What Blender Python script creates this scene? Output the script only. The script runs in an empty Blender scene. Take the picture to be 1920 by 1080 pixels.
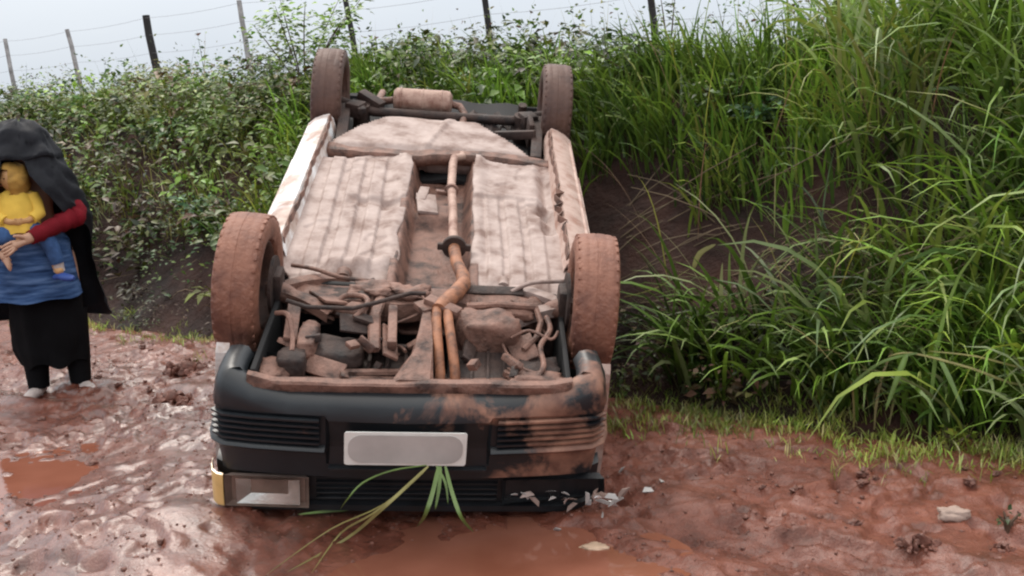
import bpy, bmesh, math, random
import numpy as np
from mathutils import Vector, Matrix, Euler, Quaternion
PI = math.pi
R_ = math.radians
random.seed(7)
rng = np.random.default_rng(11)
sc = bpy.context.scene
col = sc.collection

# ------------------------------------------------------------------ camera
CAM_H = 1.5
d_, r_ = R_(9.5), R_(3.0)
cam_f = Vector((0, math.cos(d_), -math.sin(d_)))
cam_u0 = Vector((0, math.sin(d_), math.cos(d_)))
cam_r = Vector((1, 0, 0)) * math.cos(r_) - cam_u0 * math.sin(r_)
cam_u = Vector((1, 0, 0)) * math.sin(r_) + cam_u0 * math.cos(r_)
cd = bpy.data.cameras.new('camera')
cam = bpy.data.objects.new('camera', cd)
col.objects.link(cam)
cam.matrix_world = Matrix(((cam_r.x, cam_u.x, -cam_f.x, 0), (cam_r.y, cam_u.y, -cam_f.y, 0),
                           (cam_r.z, cam_u.z, -cam_f.z, CAM_H), (0, 0, 0, 1)))
cd.sensor_width = 36
cd.lens = 36 * 2026.3 / 1920
cd.clip_end = 2000
sc.camera = cam

# ------------------------------------------------------------------ world, overcast
SUN_EL, SUN_AZ = R_(58), R_(-25)      # azimuth from +Y, clockwise
w = bpy.data.worlds.new('World')
sc.world = w
w.use_nodes = True
nt = w.node_tree
nt.nodes.clear()
wo = nt.nodes.new('ShaderNodeOutputWorld')
bg = nt.nodes.new('ShaderNodeBackground')
sky = nt.nodes.new('ShaderNodeTexSky')
sky.sky_type = 'NISHITA'
sky.sun_disc = False
sky.sun_elevation = SUN_EL
sky.sun_rotation = SUN_AZ
sky.air_density = 1.0
sky.dust_density = 6.0
tc = nt.nodes.new('ShaderNodeTexCoord')
mp = nt.nodes.new('ShaderNodeMapping')
mp.inputs['Scale'].default_value = (1, 1, 2.2)
cl = nt.nodes.new('ShaderNodeTexNoise')
cl.inputs['Scale'].default_value = 2.2
cl.inputs['Detail'].default_value = 5
cr = nt.nodes.new('ShaderNodeValToRGB')
cr.color_ramp.elements[0].position = .3
cr.color_ramp.elements[0].color = (7.7, 8.5, 9.5, 1)
cr.color_ramp.elements[1].position = .72
cr.color_ramp.elements[1].color = (8.6, 9.3, 10.1, 1)
mx = nt.nodes.new('ShaderNodeMixRGB')
mx.inputs[0].default_value = .9       # closed cloud layer over the clear sky
nt.links.new(tc.outputs['Generated'], mp.inputs[0])
nt.links.new(mp.outputs[0], cl.inputs['Vector'])
nt.links.new(cl.outputs['Fac'], cr.inputs[0])
nt.links.new(sky.outputs[0], mx.inputs[1])
nt.links.new(cr.outputs[0], mx.inputs[2])
sz = nt.nodes.new('ShaderNodeSeparateXYZ')          # standard overcast sky: zenith brighter than horizon
nt.links.new(tc.outputs['Generated'], sz.inputs[0])
gr = nt.nodes.new('ShaderNodeMapRange')
gr.inputs['To Min'].default_value = .86
gr.inputs['To Max'].default_value = 2.55
nt.links.new(sz.outputs[2], gr.inputs['Value'])
wz = nt.nodes.new('ShaderNodeMixRGB')               # cloud is bluish low down, white overhead
wz.blend_type = 'MULTIPLY'
wz.inputs[2].default_value = (1.16, 1.02, .88, 1)
nt.links.new(sz.outputs[2], wz.inputs[0])
nt.links.new(mx.outputs[0], wz.inputs[1])
vm = nt.nodes.new('ShaderNodeVectorMath')
vm.operation = 'SCALE'
nt.links.new(wz.outputs[0], vm.inputs[0])
nt.links.new(gr.outputs[0], vm.inputs['Scale'])
nt.links.new(vm.outputs[0], bg.inputs['Color'])
bg.inputs['Strength'].default_value = .1
nt.links.new(bg.outputs[0], wo.inputs['Surface'])

sd = bpy.data.lights.new('sun', 'SUN')
sd.energy = 1.5
sd.angle = R_(14)
sd.color = (1, .95, .88)
sun = bpy.data.objects.new('sun', sd)
col.objects.link(sun)
sdir = Vector((math.sin(SUN_AZ) * math.cos(SUN_EL), math.cos(SUN_AZ) * math.cos(SUN_EL), math.sin(SUN_EL)))
sun.rotation_euler = (-sdir).to_track_quat('-Z', 'Y').to_euler()
sun.location = (0, 0, 12)

sc.view_settings.view_transform = 'Standard'
sc.view_settings.look = 'None'
sc.view_settings.exposure = 0.0
sc.view_settings.gamma = 1
sc.view_settings.use_curve_mapping = False
try:
    sc.cycles.filter_width = 2.2
except Exception:
    pass


# ------------------------------------------------------------------ helpers
def tag(o, label=None, cat=None, group=None, kind=None):
    if label: o['label'] = label
    if cat: o['category'] = cat
    if group: o['group'] = group
    if kind: o['kind'] = kind
    return o


def empty(name, mat):
    o = bpy.data.objects.new(name, None)
    o.empty_display_size = .1
    col.objects.link(o)
    o.matrix_world = mat
    return o


def link(name, me, mat, parent=None, smooth=True):
    o = bpy.data.objects.new(name, me)
    col.objects.link(o)
    if mat is not None:
        me.materials.clear()
        me.materials.append(mat)
    if smooth:
        me.polygons.foreach_set('use_smooth', [True] * len(me.polygons))
    if parent is not None:
        o.parent = parent
    return o


def np_mesh(name, v, f, tint=None):
    """fast mesh from arrays; f is (n,3) or (n,4)"""
    me = bpy.data.meshes.new(name)
    v = np.asarray(v, dtype=np.float32)
    f = np.asarray(f, dtype=np.int32)
    k = f.shape[1]
    me.vertices.add(len(v))
    me.vertices.foreach_set('co', v.ravel())
    me.loops.add(f.size)
    me.loops.foreach_set('vertex_index', f.ravel())
    me.polygons.add(len(f))
    me.polygons.foreach_set('loop_start', np.arange(0, f.size, k, dtype=np.int32))
    try:
        me.polygons.foreach_set('loop_total', np.full(len(f), k, dtype=np.int32))
    except Exception:
        pass
    if tint is not None:
        a = me.attributes.new('tint', 'FLOAT_COLOR', 'POINT')
        t = np.concatenate([np.asarray(tint, dtype=np.float32), np.ones((len(v), 1), np.float32)], 1)
        a.data.foreach_set('color', t.ravel())
    me.update(calc_edges=True)
    return me


class MB:
    """collects shapes into one mesh"""
    def __init__(s, warp=None):
        s.v, s.f, s.warp = [], [], warp

    def add(s, vs, fs):
        o = len(s.v)
        s.v += [Vector(p) for p in vs]
        s.f += [tuple(i + o for i in f) for f in fs]
        return s

    def box(s, c, size, rot=(0, 0, 0), bev=.006):
        x, y, z = [q / 2 for q in size]
        b = min(bev, x * .45, y * .45, z * .45)
        bm = bmesh.new()
        bmesh.ops.create_cube(bm, size=1)
        bmesh.ops.scale(bm, vec=(2 * x, 2 * y, 2 * z), verts=bm.verts)
        if b > 0:
            bmesh.ops.bevel(bm, geom=list(bm.edges), offset=b, segments=2, profile=.5, affect='EDGES')
        m = Matrix.Translation(Vector(c)) @ Euler(rot).to_matrix().to_4x4()
        bm.verts.index_update()
        vs = [m @ q.co for q in bm.verts]
        fs = [[q.index for q in f.verts] for f in bm.faces]
        bm.free()
        return s.add(vs, fs)

    def tube(s, pts, rad, n=10, cap=True, flat=1.0):
        pts = [Vector(p) for p in pts]
        if not hasattr(rad, '__len__'): rad = [rad] * len(pts)
        vs, fs = [], []
        ref = None
        for i, p in enumerate(pts):
            t = (pts[min(i + 1, len(pts) - 1)] - pts[max(i - 1, 0)]).normalized()
            if ref is None:
                ref = Vector((0, 0, 1)) if abs(t.z) < .9 else Vector((1, 0, 0))
            a = t.cross(ref).normalized()
            b = a.cross(t).normalized()
            ref = b
            for k in range(n):
                q = 2 * PI * k / n
                vs.append(p + a * math.cos(q) * rad[i] + b * math.sin(q) * rad[i] * flat)
        for i in range(len(pts) - 1):
            for k in range(n):
                fs.append((i * n + k, i * n + (k + 1) % n, (i + 1) * n + (k + 1) % n, (i + 1) * n + k))
        if cap:
            fs.append(tuple(reversed(range(n))))
            fs.append(tuple((len(pts) - 1) * n + k for k in range(n)))
        return s.add(vs, fs)

    def lathe(s, prof, c=(0, 0, 0), axis='x', n=48, closed=True):
        """prof: list of (r, h) turned about axis through c"""
        vs, fs = [], []
        c = Vector(c)
        for (r, h) in prof:
            for k in range(n):
                a = 2 * PI * k / n
                if axis == 'x': p = Vector((h, r * math.cos(a), r * math.sin(a)))
                elif axis == 'y': p = Vector((r * math.cos(a), h, r * math.sin(a)))
                else: p = Vector((r * math.cos(a), r * math.sin(a), h))
                vs.append(c + p)
        m = len(prof)
        for i in range(m if closed else m - 1):
            j = (i + 1) % m
            for k in range(n):
                fs.append((i * n + k, i * n + (k + 1) % n, j * n + (k + 1) % n, j * n + k))
        return s.add(vs, fs)

    def prism(s, poly, h0, h1, axis='x'):
        """poly in the two other axes, extruded from h0 to h1 along axis"""
        def P(a, b, h):
            return {'x': (h, a, b), 'y': (a, h, b), 'z': (a, b, h)}[axis]
        n = len(poly)
        vs = [P(a, b, h0) for a, b in poly] + [P(a, b, h1) for a, b in poly]
        fs = [tuple(range(n)), tuple(range(2 * n - 1, n - 1, -1))]
        fs += [(i, i + n, (i + 1) % n + n, (i + 1) % n) for i in range(n)]
        return s.add(vs, fs)

    def sheet(s, rows, thick=0, dirn=(0, 0, -1)):
        """rows: grid of points"""
        n, m = len(rows), len(rows[0])
        vs = [p for r in rows for p in r]
        fs = [(i * m + j, i * m + j + 1, (i + 1) * m + j + 1, (i + 1) * m + j) for i in range(n - 1) for j in range(m - 1)]
        if thick:
            d = Vector(dirn) * thick
            o = len(vs)
            vs = vs + [Vector(p) + d for p in vs]
            fs += [tuple(reversed([q + o for q in f])) for f in fs]
            rim = [(0, j) for j in range(m)] + [(i, m - 1) for i in range(1, n)] + [(n - 1, j) for j in range(m - 2, -1, -1)] + [(i, 0) for i in range(n - 2, 0, -1)]
            ids = [i * m + j for i, j in rim]
            for a in range(len(ids)):
                b = (a + 1) % len(ids)
                fs.append((ids[a], ids[a] + o, ids[b] + o, ids[b]))
        return s.add(vs, fs)

    def build(s, name, mat, parent=None, smooth=True, off=None, sharp=40):
        vs = s.v
        if s.warp: vs = [s.warp(p) for p in vs]
        if off is not None: vs = [p - off for p in vs]
        me = bpy.data.meshes.new(name)
        me.from_pydata([tuple(p) for p in vs], [], s.f)
        bm = bmesh.new()
        bm.from_mesh(me)
        bmesh.ops.recalc_face_normals(bm, faces=bm.faces)
        for e in bm.edges:
            if len(e.link_faces) == 2 and e.calc_face_angle(0) > R_(sharp): e.smooth = False
        bm.to_mesh(me)
        bm.free()
        return link(name, me, mat, parent, smooth)


def hashn(ix, iy, seed):
    h = (ix.astype(np.int64) * 374761393 + iy.astype(np.int64) * 668265263 + seed * 974634777) & 0x7fffffff
    h = ((h ^ (h >> 13)) * 1274126177) & 0x7fffffff
    h = h ^ (h >> 16)
    return (h & 0xffff) / 65535.0


def vnoise(x, y, seed=0):
    ix, iy = np.floor(x), np.floor(y)
    fx, fy = x - ix, y - iy
    fx, fy = fx * fx * fx * (fx * (fx * 6 - 15) + 10), fy * fy * fy * (fy * (fy * 6 - 15) + 10)
    a, b = hashn(ix, iy, seed), hashn(ix + 1, iy, seed)
    c, d = hashn(ix, iy + 1, seed), hashn(ix + 1, iy + 1, seed)
    return (a * (1 - fx) + b * fx) * (1 - fy) + (c * (1 - fx) + d * fx) * fy * 1.0 - .5


def fbm(x, y, sc_=1., oc=4, seed=0, gain=.5):
    t, a, n = 0, 1, 0
    for k in range(oc):
        ca, sa = math.cos(.7 * k), math.sin(.7 * k)
        t = t + a * vnoise((x * ca - y * sa) * sc_, (x * sa + y * ca) * sc_, seed + k * 17)
        n += a
        a *= gain
        sc_ *= 2.03
    return t / n * 2


def sstep(a, b, x):
    t = np.clip((x - a) / (b - a), 0, 1)
    return t * t * (3 - 2 * t)


# ------------------------------------------------------------------ materials
def nodes(name):
    m = bpy.data.materials.new(name)
    m.use_nodes = True
    t = m.node_tree
    b = t.nodes['Principled BSDF']
    return m, t, b


def N(t, typ, **kw):
    n = t.nodes.new('ShaderNode' + typ)
    for k, v in kw.items():
        if k in n.inputs.keys(): n.inputs[k].default_value = v
        else: setattr(n, k, v)
    return n


def noise(t, scale, detail=4, rough=.55, coord='Object', dist=0):
    c = N(t, 'TexCoord')
    n = N(t, 'TexNoise')
    n.inputs['Scale'].default_value = scale
    n.inputs['Detail'].default_value = detail
    n.inputs['Roughness'].default_value = rough
    n.inputs['Distortion'].default_value = dist
    t.links.new(c.outputs[coord], n.inputs['Vector'])
    return n


def ramp(t, src, stops):
    r = N(t, 'ValToRGB')
    e = r.color_ramp.elements
    while len(e) > 1: e.remove(e[-1])
    e[0].position, c = stops[0][0], stops[0][1]
    e[0].color = (*c, 1) if hasattr(c, '__len__') else (c, c, c, 1)
    for p, c in stops[1:]:
        q = e.new(p)
        q.color = (*c, 1) if hasattr(c, '__len__') else (c, c, c, 1)
    t.links.new(src, r.inputs[0])
    return r


def bump(t, b, src, strength=.4, dist=.01, prev=None):
    n = N(t, 'Bump')
    n.inputs['Strength'].default_value = strength
    n.inputs['Distance'].default_value = dist
    t.links.new(src, n.inputs['Height'])
    if prev is not None: t.links.new(prev.outputs[0], n.inputs['Normal'])
    t.links.new(n.outputs[0], b.inputs['Normal'])
    return n


def simple(name, c, rough=.5, var=.15, scale=8, bmp=.15, metal=0, coat=0):
    m, t, b = nodes(name)
    n = noise(t, scale)
    r = ramp(t, n.outputs['Fac'], [(.3, tuple(q * (1 - var) for q in c)), (.7, tuple(min(1, q * (1 + var)) for q in c))])
    t.links.new(r.outputs[0], b.inputs['Base Color'])
    b.inputs['Roughness'].default_value = rough
    b.inputs['Metallic'].default_value = metal
    b.inputs['Coat Weight'].default_value = coat
    if bmp:
        n2 = noise(t, scale * 6)
        bump(t, b, n2.outputs['Fac'], bmp, .005)
    return m


MUD_L, MUD_D, MUD_R = (.46, .335, .285), (.15, .07, .05), (.27, .10, .05)


def caked(name, clean, amount, mudA=MUD_L, mudB=MUD_D, rough=.75, clean_rough=.35, scale=3.2, bmp=.5, streak=None):
    """a surface partly covered with dried and wet mud"""
    m, t, b = nodes(name)
    n1 = noise(t, scale, 8, .65, dist=.4)
    n2 = noise(t, scale * 2.3, 6, .6)
    n3 = noise(t, scale * 14, 5, .6)
    mud = ramp(t, n2.outputs['Fac'], [(.34, mudB), (.5, tuple((p * .35 + q * .65) for p, q in zip(mudB, mudA))), (.66, mudA)])
    msk = ramp(t, n1.outputs['Fac'], [(max(0, .5 - amount * .5 - .06), 0.), (min(1, .5 - amount * .5 + .12), 1.)]) if amount < 1 else None
    if amount >= 1:
        t.links.new(mud.outputs[0], b.inputs['Base Color'])
        b.inputs['Roughness'].default_value = rough
    else:
        # dry film spreads where the mask is high
        mi = N(t, 'MixRGB')
        inv = N(t, 'Math', operation='SUBTRACT')
        t.links.new(msk.outputs[0], mi.inputs[0])
        mi.inputs[1].default_value = (*clean, 1)
        t.links.new(mud.outputs[0], mi.inputs[2])
        t.links.new(mi.outputs[0], b.inputs['Base Color'])
        rr = N(t, 'MapRange')
        rr.inputs['To Min'].default_value = clean_rough
        rr.inputs['To Max'].default_value = rough
        t.links.new(msk.outputs[0], rr.inputs['Value'])
        t.links.new(rr.outputs[0], b.inputs['Roughness'])
    add = N(t, 'Math', operation='ADD')
    add.operation = 'MULTIPLY_ADD'
    t.links.new(n2.outputs['Fac'], add.inputs[0])
    add.inputs[1].default_value = .35
    t.links.new(n3.outputs['Fac'], add.inputs[2])
    bump(t, b, add.outputs[0], bmp, .012)
    return m


M = {}
M['pan'] = caked('mud_coated_pan', (.36, .35, .34), .78, (.42, .33, .30), (.17, .10, .078), .6, .4, 3.2, .3)
M['pan_dirty'] = caked('mud_brown_metal', (.2, .17, .15), .95, (.245, .128, .094), (.038, .017, .012), .6, .4, 5, .6)
M['under_dark'] = caked('shade_dark_underbody', (.008, .008, .009), .36, (.055, .030, .023), (.016, .009, .008), .7, .5, 5, .5)  # dark parts, their mud darkened further to paint in engine bay shade
M['black_hole'] = simple('black_liner_shade', (.008, .008, .009), .8, .2, 6)  # black of the arch liners; on bay and boot floor it paints shade
M['pipe'] = caked('mud_coated_pipe', (.30, .17, .12), .8, (.46, .31, .25), (.22, .11, .08), .6, .5, 6, .4)
M['rust'] = caked('rusty_pipe', (.30, .13, .07), .6, (.36, .15, .075), (.10, .042, .025), .6, .5, 7, .4)
M['white'] = caked('white_paint', (.78, .79, .80), .12, (.52, .43, .38), (.30, .18, .14), .6, .25, 4, .1)
M['white_muddy'] = caked('white_paint_muddy', (.66, .62, .60), .72, (.50, .37, .32), (.30, .16, .12), .6, .35, 5, .3)
M['tyre'] = caked('muddy_rubber', (.05, .04, .038), .9, (.27, .115, .072), (.12, .045, .03), .6, .5, 3.5, .7)
M['tyre_rear'] = caked('dark_muddy_rubber', (.035, .032, .032), .6, (.115, .058, .042), (.06, .03, .024), .6, .5, 3, .35)
M['tyre_side'] = caked('dark_rubber', (.018, .017, .017), .5, (.10, .045, .03), (.04, .02, .016), .7, .55, 6, .3)
M['rim'] = caked('steel_rim', (.05, .05, .052), .5, (.14, .07, .05), (.05, .025, .02), .6, .4, 7, .3)
M['glass'] = simple('tinted_window', (.02, .025, .028), .06, .1, 3, 0, 0, .3)
M['black_plastic'] = simple('black_trim', (.011, .012, .014), .34, .3, 10, .12)
M['amber'] = simple('amber_lens', (.70, .45, .17), .18, .12, 14, .1)
M['plate'] = simple('plate_white', (.76, .75, .71), .4, .08, 20, .1)
M['plate_grey'] = simple('plate_grey', (.46, .435, .415), .5, .14, 6, .05)
M['chrome'] = simple('lamp_reflector', (.72, .70, .68), .18, .15, 12, .2, .85)
M['lampbowl'] = simple('lamp_bowl', (.34, .25, .215), .3, .3, 9, .2, .3)
M['grass_hang'] = simple('fresh_blade', (.115, .185, .045), .4, .35, 9, .1)
M['grass_yel'] = simple('yellowed_stalk', (.27, .25, .09), .5, .3, 9, .1)

# bumper: dark grey plastic, smeared with red mud towards the right end
m, t, b = nodes('bumper_plastic')
n1 = noise(t, 4.5, 8, .62, dist=.35)
sx = N(t, 'SeparateXYZ')
c_ = N(t, 'TexCoord')
t.links.new(c_.outputs['Object'], sx.inputs[0])
mr = N(t, 'MapRange')
mr.inputs['From Min'].default_value = -.15
mr.inputs['From Max'].default_value = .55
mr.inputs['To Min'].default_value = -.15
mr.inputs['To Max'].default_value = .05
t.links.new(sx.outputs[0], mr.inputs['Value'])
ad = N(t, 'Math', operation='ADD')
t.links.new(n1.outputs['Fac'], ad.inputs[0])
t.links.new(mr.outputs[0], ad.inputs[1])
mk = ramp(t, ad.outputs[0], [(.49, 0.), (.58, 1.)])
n2 = noise(t, 12, 5)
mc = ramp(t, n2.outputs['Fac'], [(.35, (.13, .06, .042)), (.7, (.33, .17, .115))])
n4 = noise(t, 2.2, 4)
pc = ramp(t, n4.outputs['Fac'], [(.3, (.006, .007, .009)), (.7, (.015, .019, .023))])
mi = N(t, 'MixRGB')
t.links.new(mk.outputs[0], mi.inputs[0])
t.links.new(pc.outputs[0], mi.inputs[1])
t.links.new(mc.outputs[0], mi.inputs[2])
t.links.new(mi.outputs[0], b.inputs['Base Color'])
rr = N(t, 'MapRange')
rr.inputs['To Min'].default_value = .38
rr.inputs['To Max'].default_value = .62
t.links.new(mk.outputs[0], rr.inputs['Value'])
t.links.new(rr.outputs[0], b.inputs['Roughness'])
bump(t, b, n2.outputs['Fac'], .25, .006)
M['bumper'] = m


def ground_mat():
    m, t, b = nodes('wet_red_mud')
    n1 = noise(t, .9, 6, .6, dist=.3)
    n2 = noise(t, 7, 8, .65)
    n3 = noise(t, 45, 6, .65)
    n5 = noise(t, 160, 3, .6)
    c1 = ramp(t, n2.outputs['Fac'], [(.30, (.085, .023, .012)), (.48, (.175, .053, .031)), (.70, (.28, .105, .070))])
    c2 = ramp(t, n1.outputs['Fac'], [(.35, (.55, .45, .42)), (.5, (.9, .88, .88)), (.68, (1.0, .95, .93))])
    mu = N(t, 'MixRGB', blend_type='MULTIPLY')
    mu.inputs[0].default_value = .75
    t.links.new(c1.outputs[0], mu.inputs[1])
    t.links.new(c2.outputs[0], mu.inputs[2])
    t.links.new(mu.outputs[0], b.inputs['Base Color'])
    # how wet: attribute painted from the lie of the land plus noise
    at = N(t, 'Attribute', attribute_name='wet')
    ad = N(t, 'Math', operation='MULTIPLY_ADD')
    t.links.new(n1.outputs['Fac'], ad.inputs[0])
    ad.inputs[1].default_value = .5
    t.links.new(at.outputs['Fac'], ad.inputs[2])
    rg = N(t, 'MapRange')
    rg.inputs['From Min'].default_value = .2
    rg.inputs['From Max'].default_value = 1.0
    rg.inputs['To Min'].default_value = .62
    rg.inputs['To Max'].default_value = .2
    t.links.new(ad.outputs[0], rg.inputs['Value'])
    t.links.new(rg.outputs[0], b.inputs['Roughness'])
    ct = N(t, 'MapRange')
    ct.inputs['From Min'].default_value = .48
    ct.inputs['From Max'].default_value = 1.12
    t.links.new(ad.outputs[0], ct.inputs['Value'])
    t.links.new(ct.outputs[0], b.inputs['Coat Weight'])
    b.inputs['Coat Roughness'].default_value = .27
    b.inputs['Coat IOR'].default_value = 1.62
    b.inputs['IOR'].default_value = 1.4
    p = bump(t, b, n2.outputs['Fac'], .3, .03)
    p = bump(t, b, n3.outputs['Fac'], .9, .014, p)
    p = bump(t, b, n5.outputs['Fac'], .8, .005, p)
    cb = N(t, 'Bump')
    cb.inputs['Strength'].default_value = .48
    cb.inputs['Distance'].default_value = .008
    t.links.new(n3.outputs['Fac'], cb.inputs['Height'])
    t.links.new(cb.outputs[0], b.inputs['Coat Normal'])
    return m


M['mud'] = ground_mat()
m, t, b = nodes('muddy_water')
n1 = noise(t, 2.5, 5)
c1 = ramp(t, n1.outputs['Fac'], [(.3, (.17, .060, .036)), (.7, (.25, .098, .065))])
t.links.new(c1.outputs[0], b.inputs['Base Color'])
b.inputs['Roughness'].default_value = .05
b.inputs['IOR'].default_value = 1.5
n2 = noise(t, 9, 4)
bump(t, b, n2.outputs['Fac'], .1, .012)
M['water'] = m

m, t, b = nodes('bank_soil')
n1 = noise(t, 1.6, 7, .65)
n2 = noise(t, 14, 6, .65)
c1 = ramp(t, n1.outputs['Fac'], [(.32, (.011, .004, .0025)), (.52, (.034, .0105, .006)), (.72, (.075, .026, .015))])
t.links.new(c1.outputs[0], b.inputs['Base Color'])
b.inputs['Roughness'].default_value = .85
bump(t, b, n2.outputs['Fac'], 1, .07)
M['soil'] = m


def leaf_mat(name, rough=.45, trans=.24):
    m, t, b = nodes(name)
    at = N(t, 'Attribute', attribute_name='tint')
    n1 = noise(t, 2.2, 3)
    r = ramp(t, n1.outputs['Fac'], [(.3, .72), (.7, 1.22)])
    mu = N(t, 'MixRGB', blend_type='MULTIPLY')
    mu.inputs[0].default_value = 1
    t.links.new(at.outputs['Color'], mu.inputs[1])
    t.links.new(r.outputs[0], mu.inputs[2])
    t.links.new(mu.outputs[0], b.inputs['Base Color'])
    b.inputs['Roughness'].default_value = rough
    tr = N(t, 'BsdfTranslucent')
    t.links.new(mu.outputs[0], tr.inputs[0])
    ms = N(t, 'MixShader')
    ms.inputs[0].default_value = trans
    out = t.nodes['Material Output']
    t.links.new(b.outputs[0], ms.inputs[1])
    t.links.new(tr.outputs[0], ms.inputs[2])
    t.links.new(ms.outputs[0], out.inputs['Surface'])
    return m


M['leaf'] = leaf_mat('leaf_green')
M['stem'] = simple('stem_brown', (.09, .055, .035), .8, .3, 12)
M['wood'] = simple('weathered_hazy_post', (.34, .33, .325), .85, .35, 9, .5)  # weathered wood; its pale grey also stands in for mist over far posts
M['wood_dark'] = simple('dark_post', (.022, .020, .020), .8, .3, 9, .5)
M['wire'] = simple('fence_wire', (.25, .25, .26), .5, .1, 9, 0, .6)

# ------------------------------------------------------------------ lie of the land
B0 = np.array([1.99, 4.10])           # toe of the bank
BD = np.array([-.792, .610])          # along the bank, away to the left
BN = np.array([.610, .792])           # up the bank


def ts(x, y):
    return (x - B0[0]) * BD[0] + (y - B0[1]) * BD[1], (x - B0[0]) * BN[0] + (y - B0[1]) * BN[1]


def xy(t, s):
    return B0[0] + t * BD[0] + s * BN[0], B0[1] + t * BD[1] + s * BN[1]


FEET = [(-2.45, 5.75, .3), (-2.2, 5.45, .5), (-2.05, 5.0, .35), (-1.75, 4.95, .6), (-2.5, 5.15, .2), (-1.55, 4.25, .4), (-2.15, 4.2, .7), (-1.75, 3.85, .5), (-1.35, 3.6, .9), (.75, 4.2, 1.9), (1.15, 3.9, 2.1), (.85, 3.65, 1.2), (1.35, 3.75, 2.4)]
PUD = [(-.42, 3.42, .62, .30, .045), (-1.86, 4.50, .50, .36, .03)]
W_A, W_B = -.014, .002


def ground_h(x, y, fine=True):
    near = sstep(40, 14, np.hypot(x, y))
    z = .112 * np.exp(-((x + 1.28) / .55) ** 2) * sstep(2.9, 3.7, y) * sstep(7.4, 5.6, y)
    z = z - .02 * np.exp(-((x - .4) / .5) ** 2) * sstep(5.5, 4.2, y)
    z = z + .045 * np.exp(-((x - .42) / .22) ** 2 - ((y - 3.80) / .16) ** 2) + .03 * np.exp(-((x + 1.28) / .2) ** 2 - ((y - 3.74) / .12) ** 2)   # mud pushed up by the nose
    t, s = ts(x, y)
    z = z + .05 * np.exp(-((s + .25) / .28) ** 2)                 # low windrow by the verge
    # wheel ruts running along the road
    for off, dep in ((-1.15, .035), (-2.65, .03), (-3.1, .03)):
        wv = off + .12 * np.sin(t * .9 + off) + .1 * fbm(t, t * 0, .8, 2, 5)
        z = z - dep * np.exp(-((s - wv) / .13) ** 2) + dep * .6 * np.exp(-((np.abs(s - wv) - .22) / .08) ** 2)
    if fine:
        rough = .6 + .5 * sstep(-.3, .4, fbm(x, y, .9, 2, 91))
        fineness = .45 + .55 * sstep(-1.0, .3, x + .5 * fbm(x, y, .9, 2, 95)) + .45 * sstep(5.6, 6.6, y) - .25 * np.exp(-(((x + 1.35) / .6) ** 2 + ((y - 3.7) / .5) ** 2))
        calm = np.ones_like(x)
        for px, py, a, b_, d in PUD:
            calm = calm * (1 - .6 * np.exp(-(((x - px) / (a * 1.2)) ** 2 + ((y - py) / (b_ * 1.2)) ** 2) ** 2))
        u, v = t * .55, s
        n = .015 * fbm(u, v, 1.9, 3, 3) + rough * (.011 * fbm(u, v, 6.5, 4, 21, .6) * (.45 + .55 * fineness) + fineness * .009 * (1 - np.abs(fbm(u, v, 8, 3, 41))) ** 5)
        n = n + rough * fineness * .011 * fbm(x, y, 22, 2, 45, .7)
        n = n + .020 * sstep(.35, .55, fbm(t * .7, s, 10, 2, 77)) * rough
        n = n - .024 * sstep(.30, .50, fbm(x, y, 5.5, 2, 177)) - .02 * sstep(.3, .5, fbm(t * .6, s, 11, 2, 187))    # prints and holes
        for fx, fy, fa in FEET:                       # footprints with a squeezed rim
            ca, sa = math.cos(fa), math.sin(fa)
            lx, ly = (x - fx) * ca + (y - fy) * sa, -(x - fx) * sa + (y - fy) * ca
            rr_ = np.sqrt((lx / .055) ** 2 + (ly / .135) ** 2)
            n = n - .020 * sstep(1.1, .8, rr_) + .007 * np.exp(-((rr_ - 1.25) / .22) ** 2)
        z = z + n * near * calm
    for px, py, a, b_, d in PUD:
        wx = x + .16 * fbm(x, y, 2.6, 3, 401)
        wy = y + .12 * fbm(x, y, 3.1, 3, 431)
        z = z - d * np.exp(-(((wx - px) / a) ** 2 + ((wy - py) / b_) ** 2) ** 1.2)
    return z


def bank_h(x, y):
    t, s = ts(x, y)
    s = s + .16 * fbm(t, s, .8, 3, 61)
    h = 1.62 * sstep(-.05, 2.15, s) ** .92 + .035 * np.clip(s - 2.1, 0, 30)
    h = h + (.10 * fbm(t, s, 1.5, 4, 71) + .04 * fbm(t, s, 6, 3, 73)) * sstep(0, .5, s)
    return h - .06 * sstep(.12, -.2, s)


def surf(x, y):
    x = np.asarray(x, float)
    y = np.asarray(y, float)
    return np.maximum(ground_h(x, y), bank_h(x, y))


def axis(lo, a, b, hi, st, g=1.22):
    mid = np.arange(a, b, st)
    L, q, e = [], a, st
    while q > lo:
        e *= g
        q -= e
        L.append(q)
    Rr, q, e = [], b, st
    while q < hi:
        Rr.append(q)
        e *= g
        q += e
    return np.array(L[::-1] + list(mid) + Rr + [hi])


def grid_mesh(name, X, Y, Z, extra=None):
    n, m_ = X.shape
    v = np.stack([X, Y, Z], -1).reshape(-1, 3)
    i = np.arange(n - 1)[:, None] * m_ + np.arange(m_ - 1)[None]
    f = np.stack([i, i + 1, i + m_ + 1, i + m_], -1).reshape(-1, 4)
    return np_mesh(name, v, f)


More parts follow.
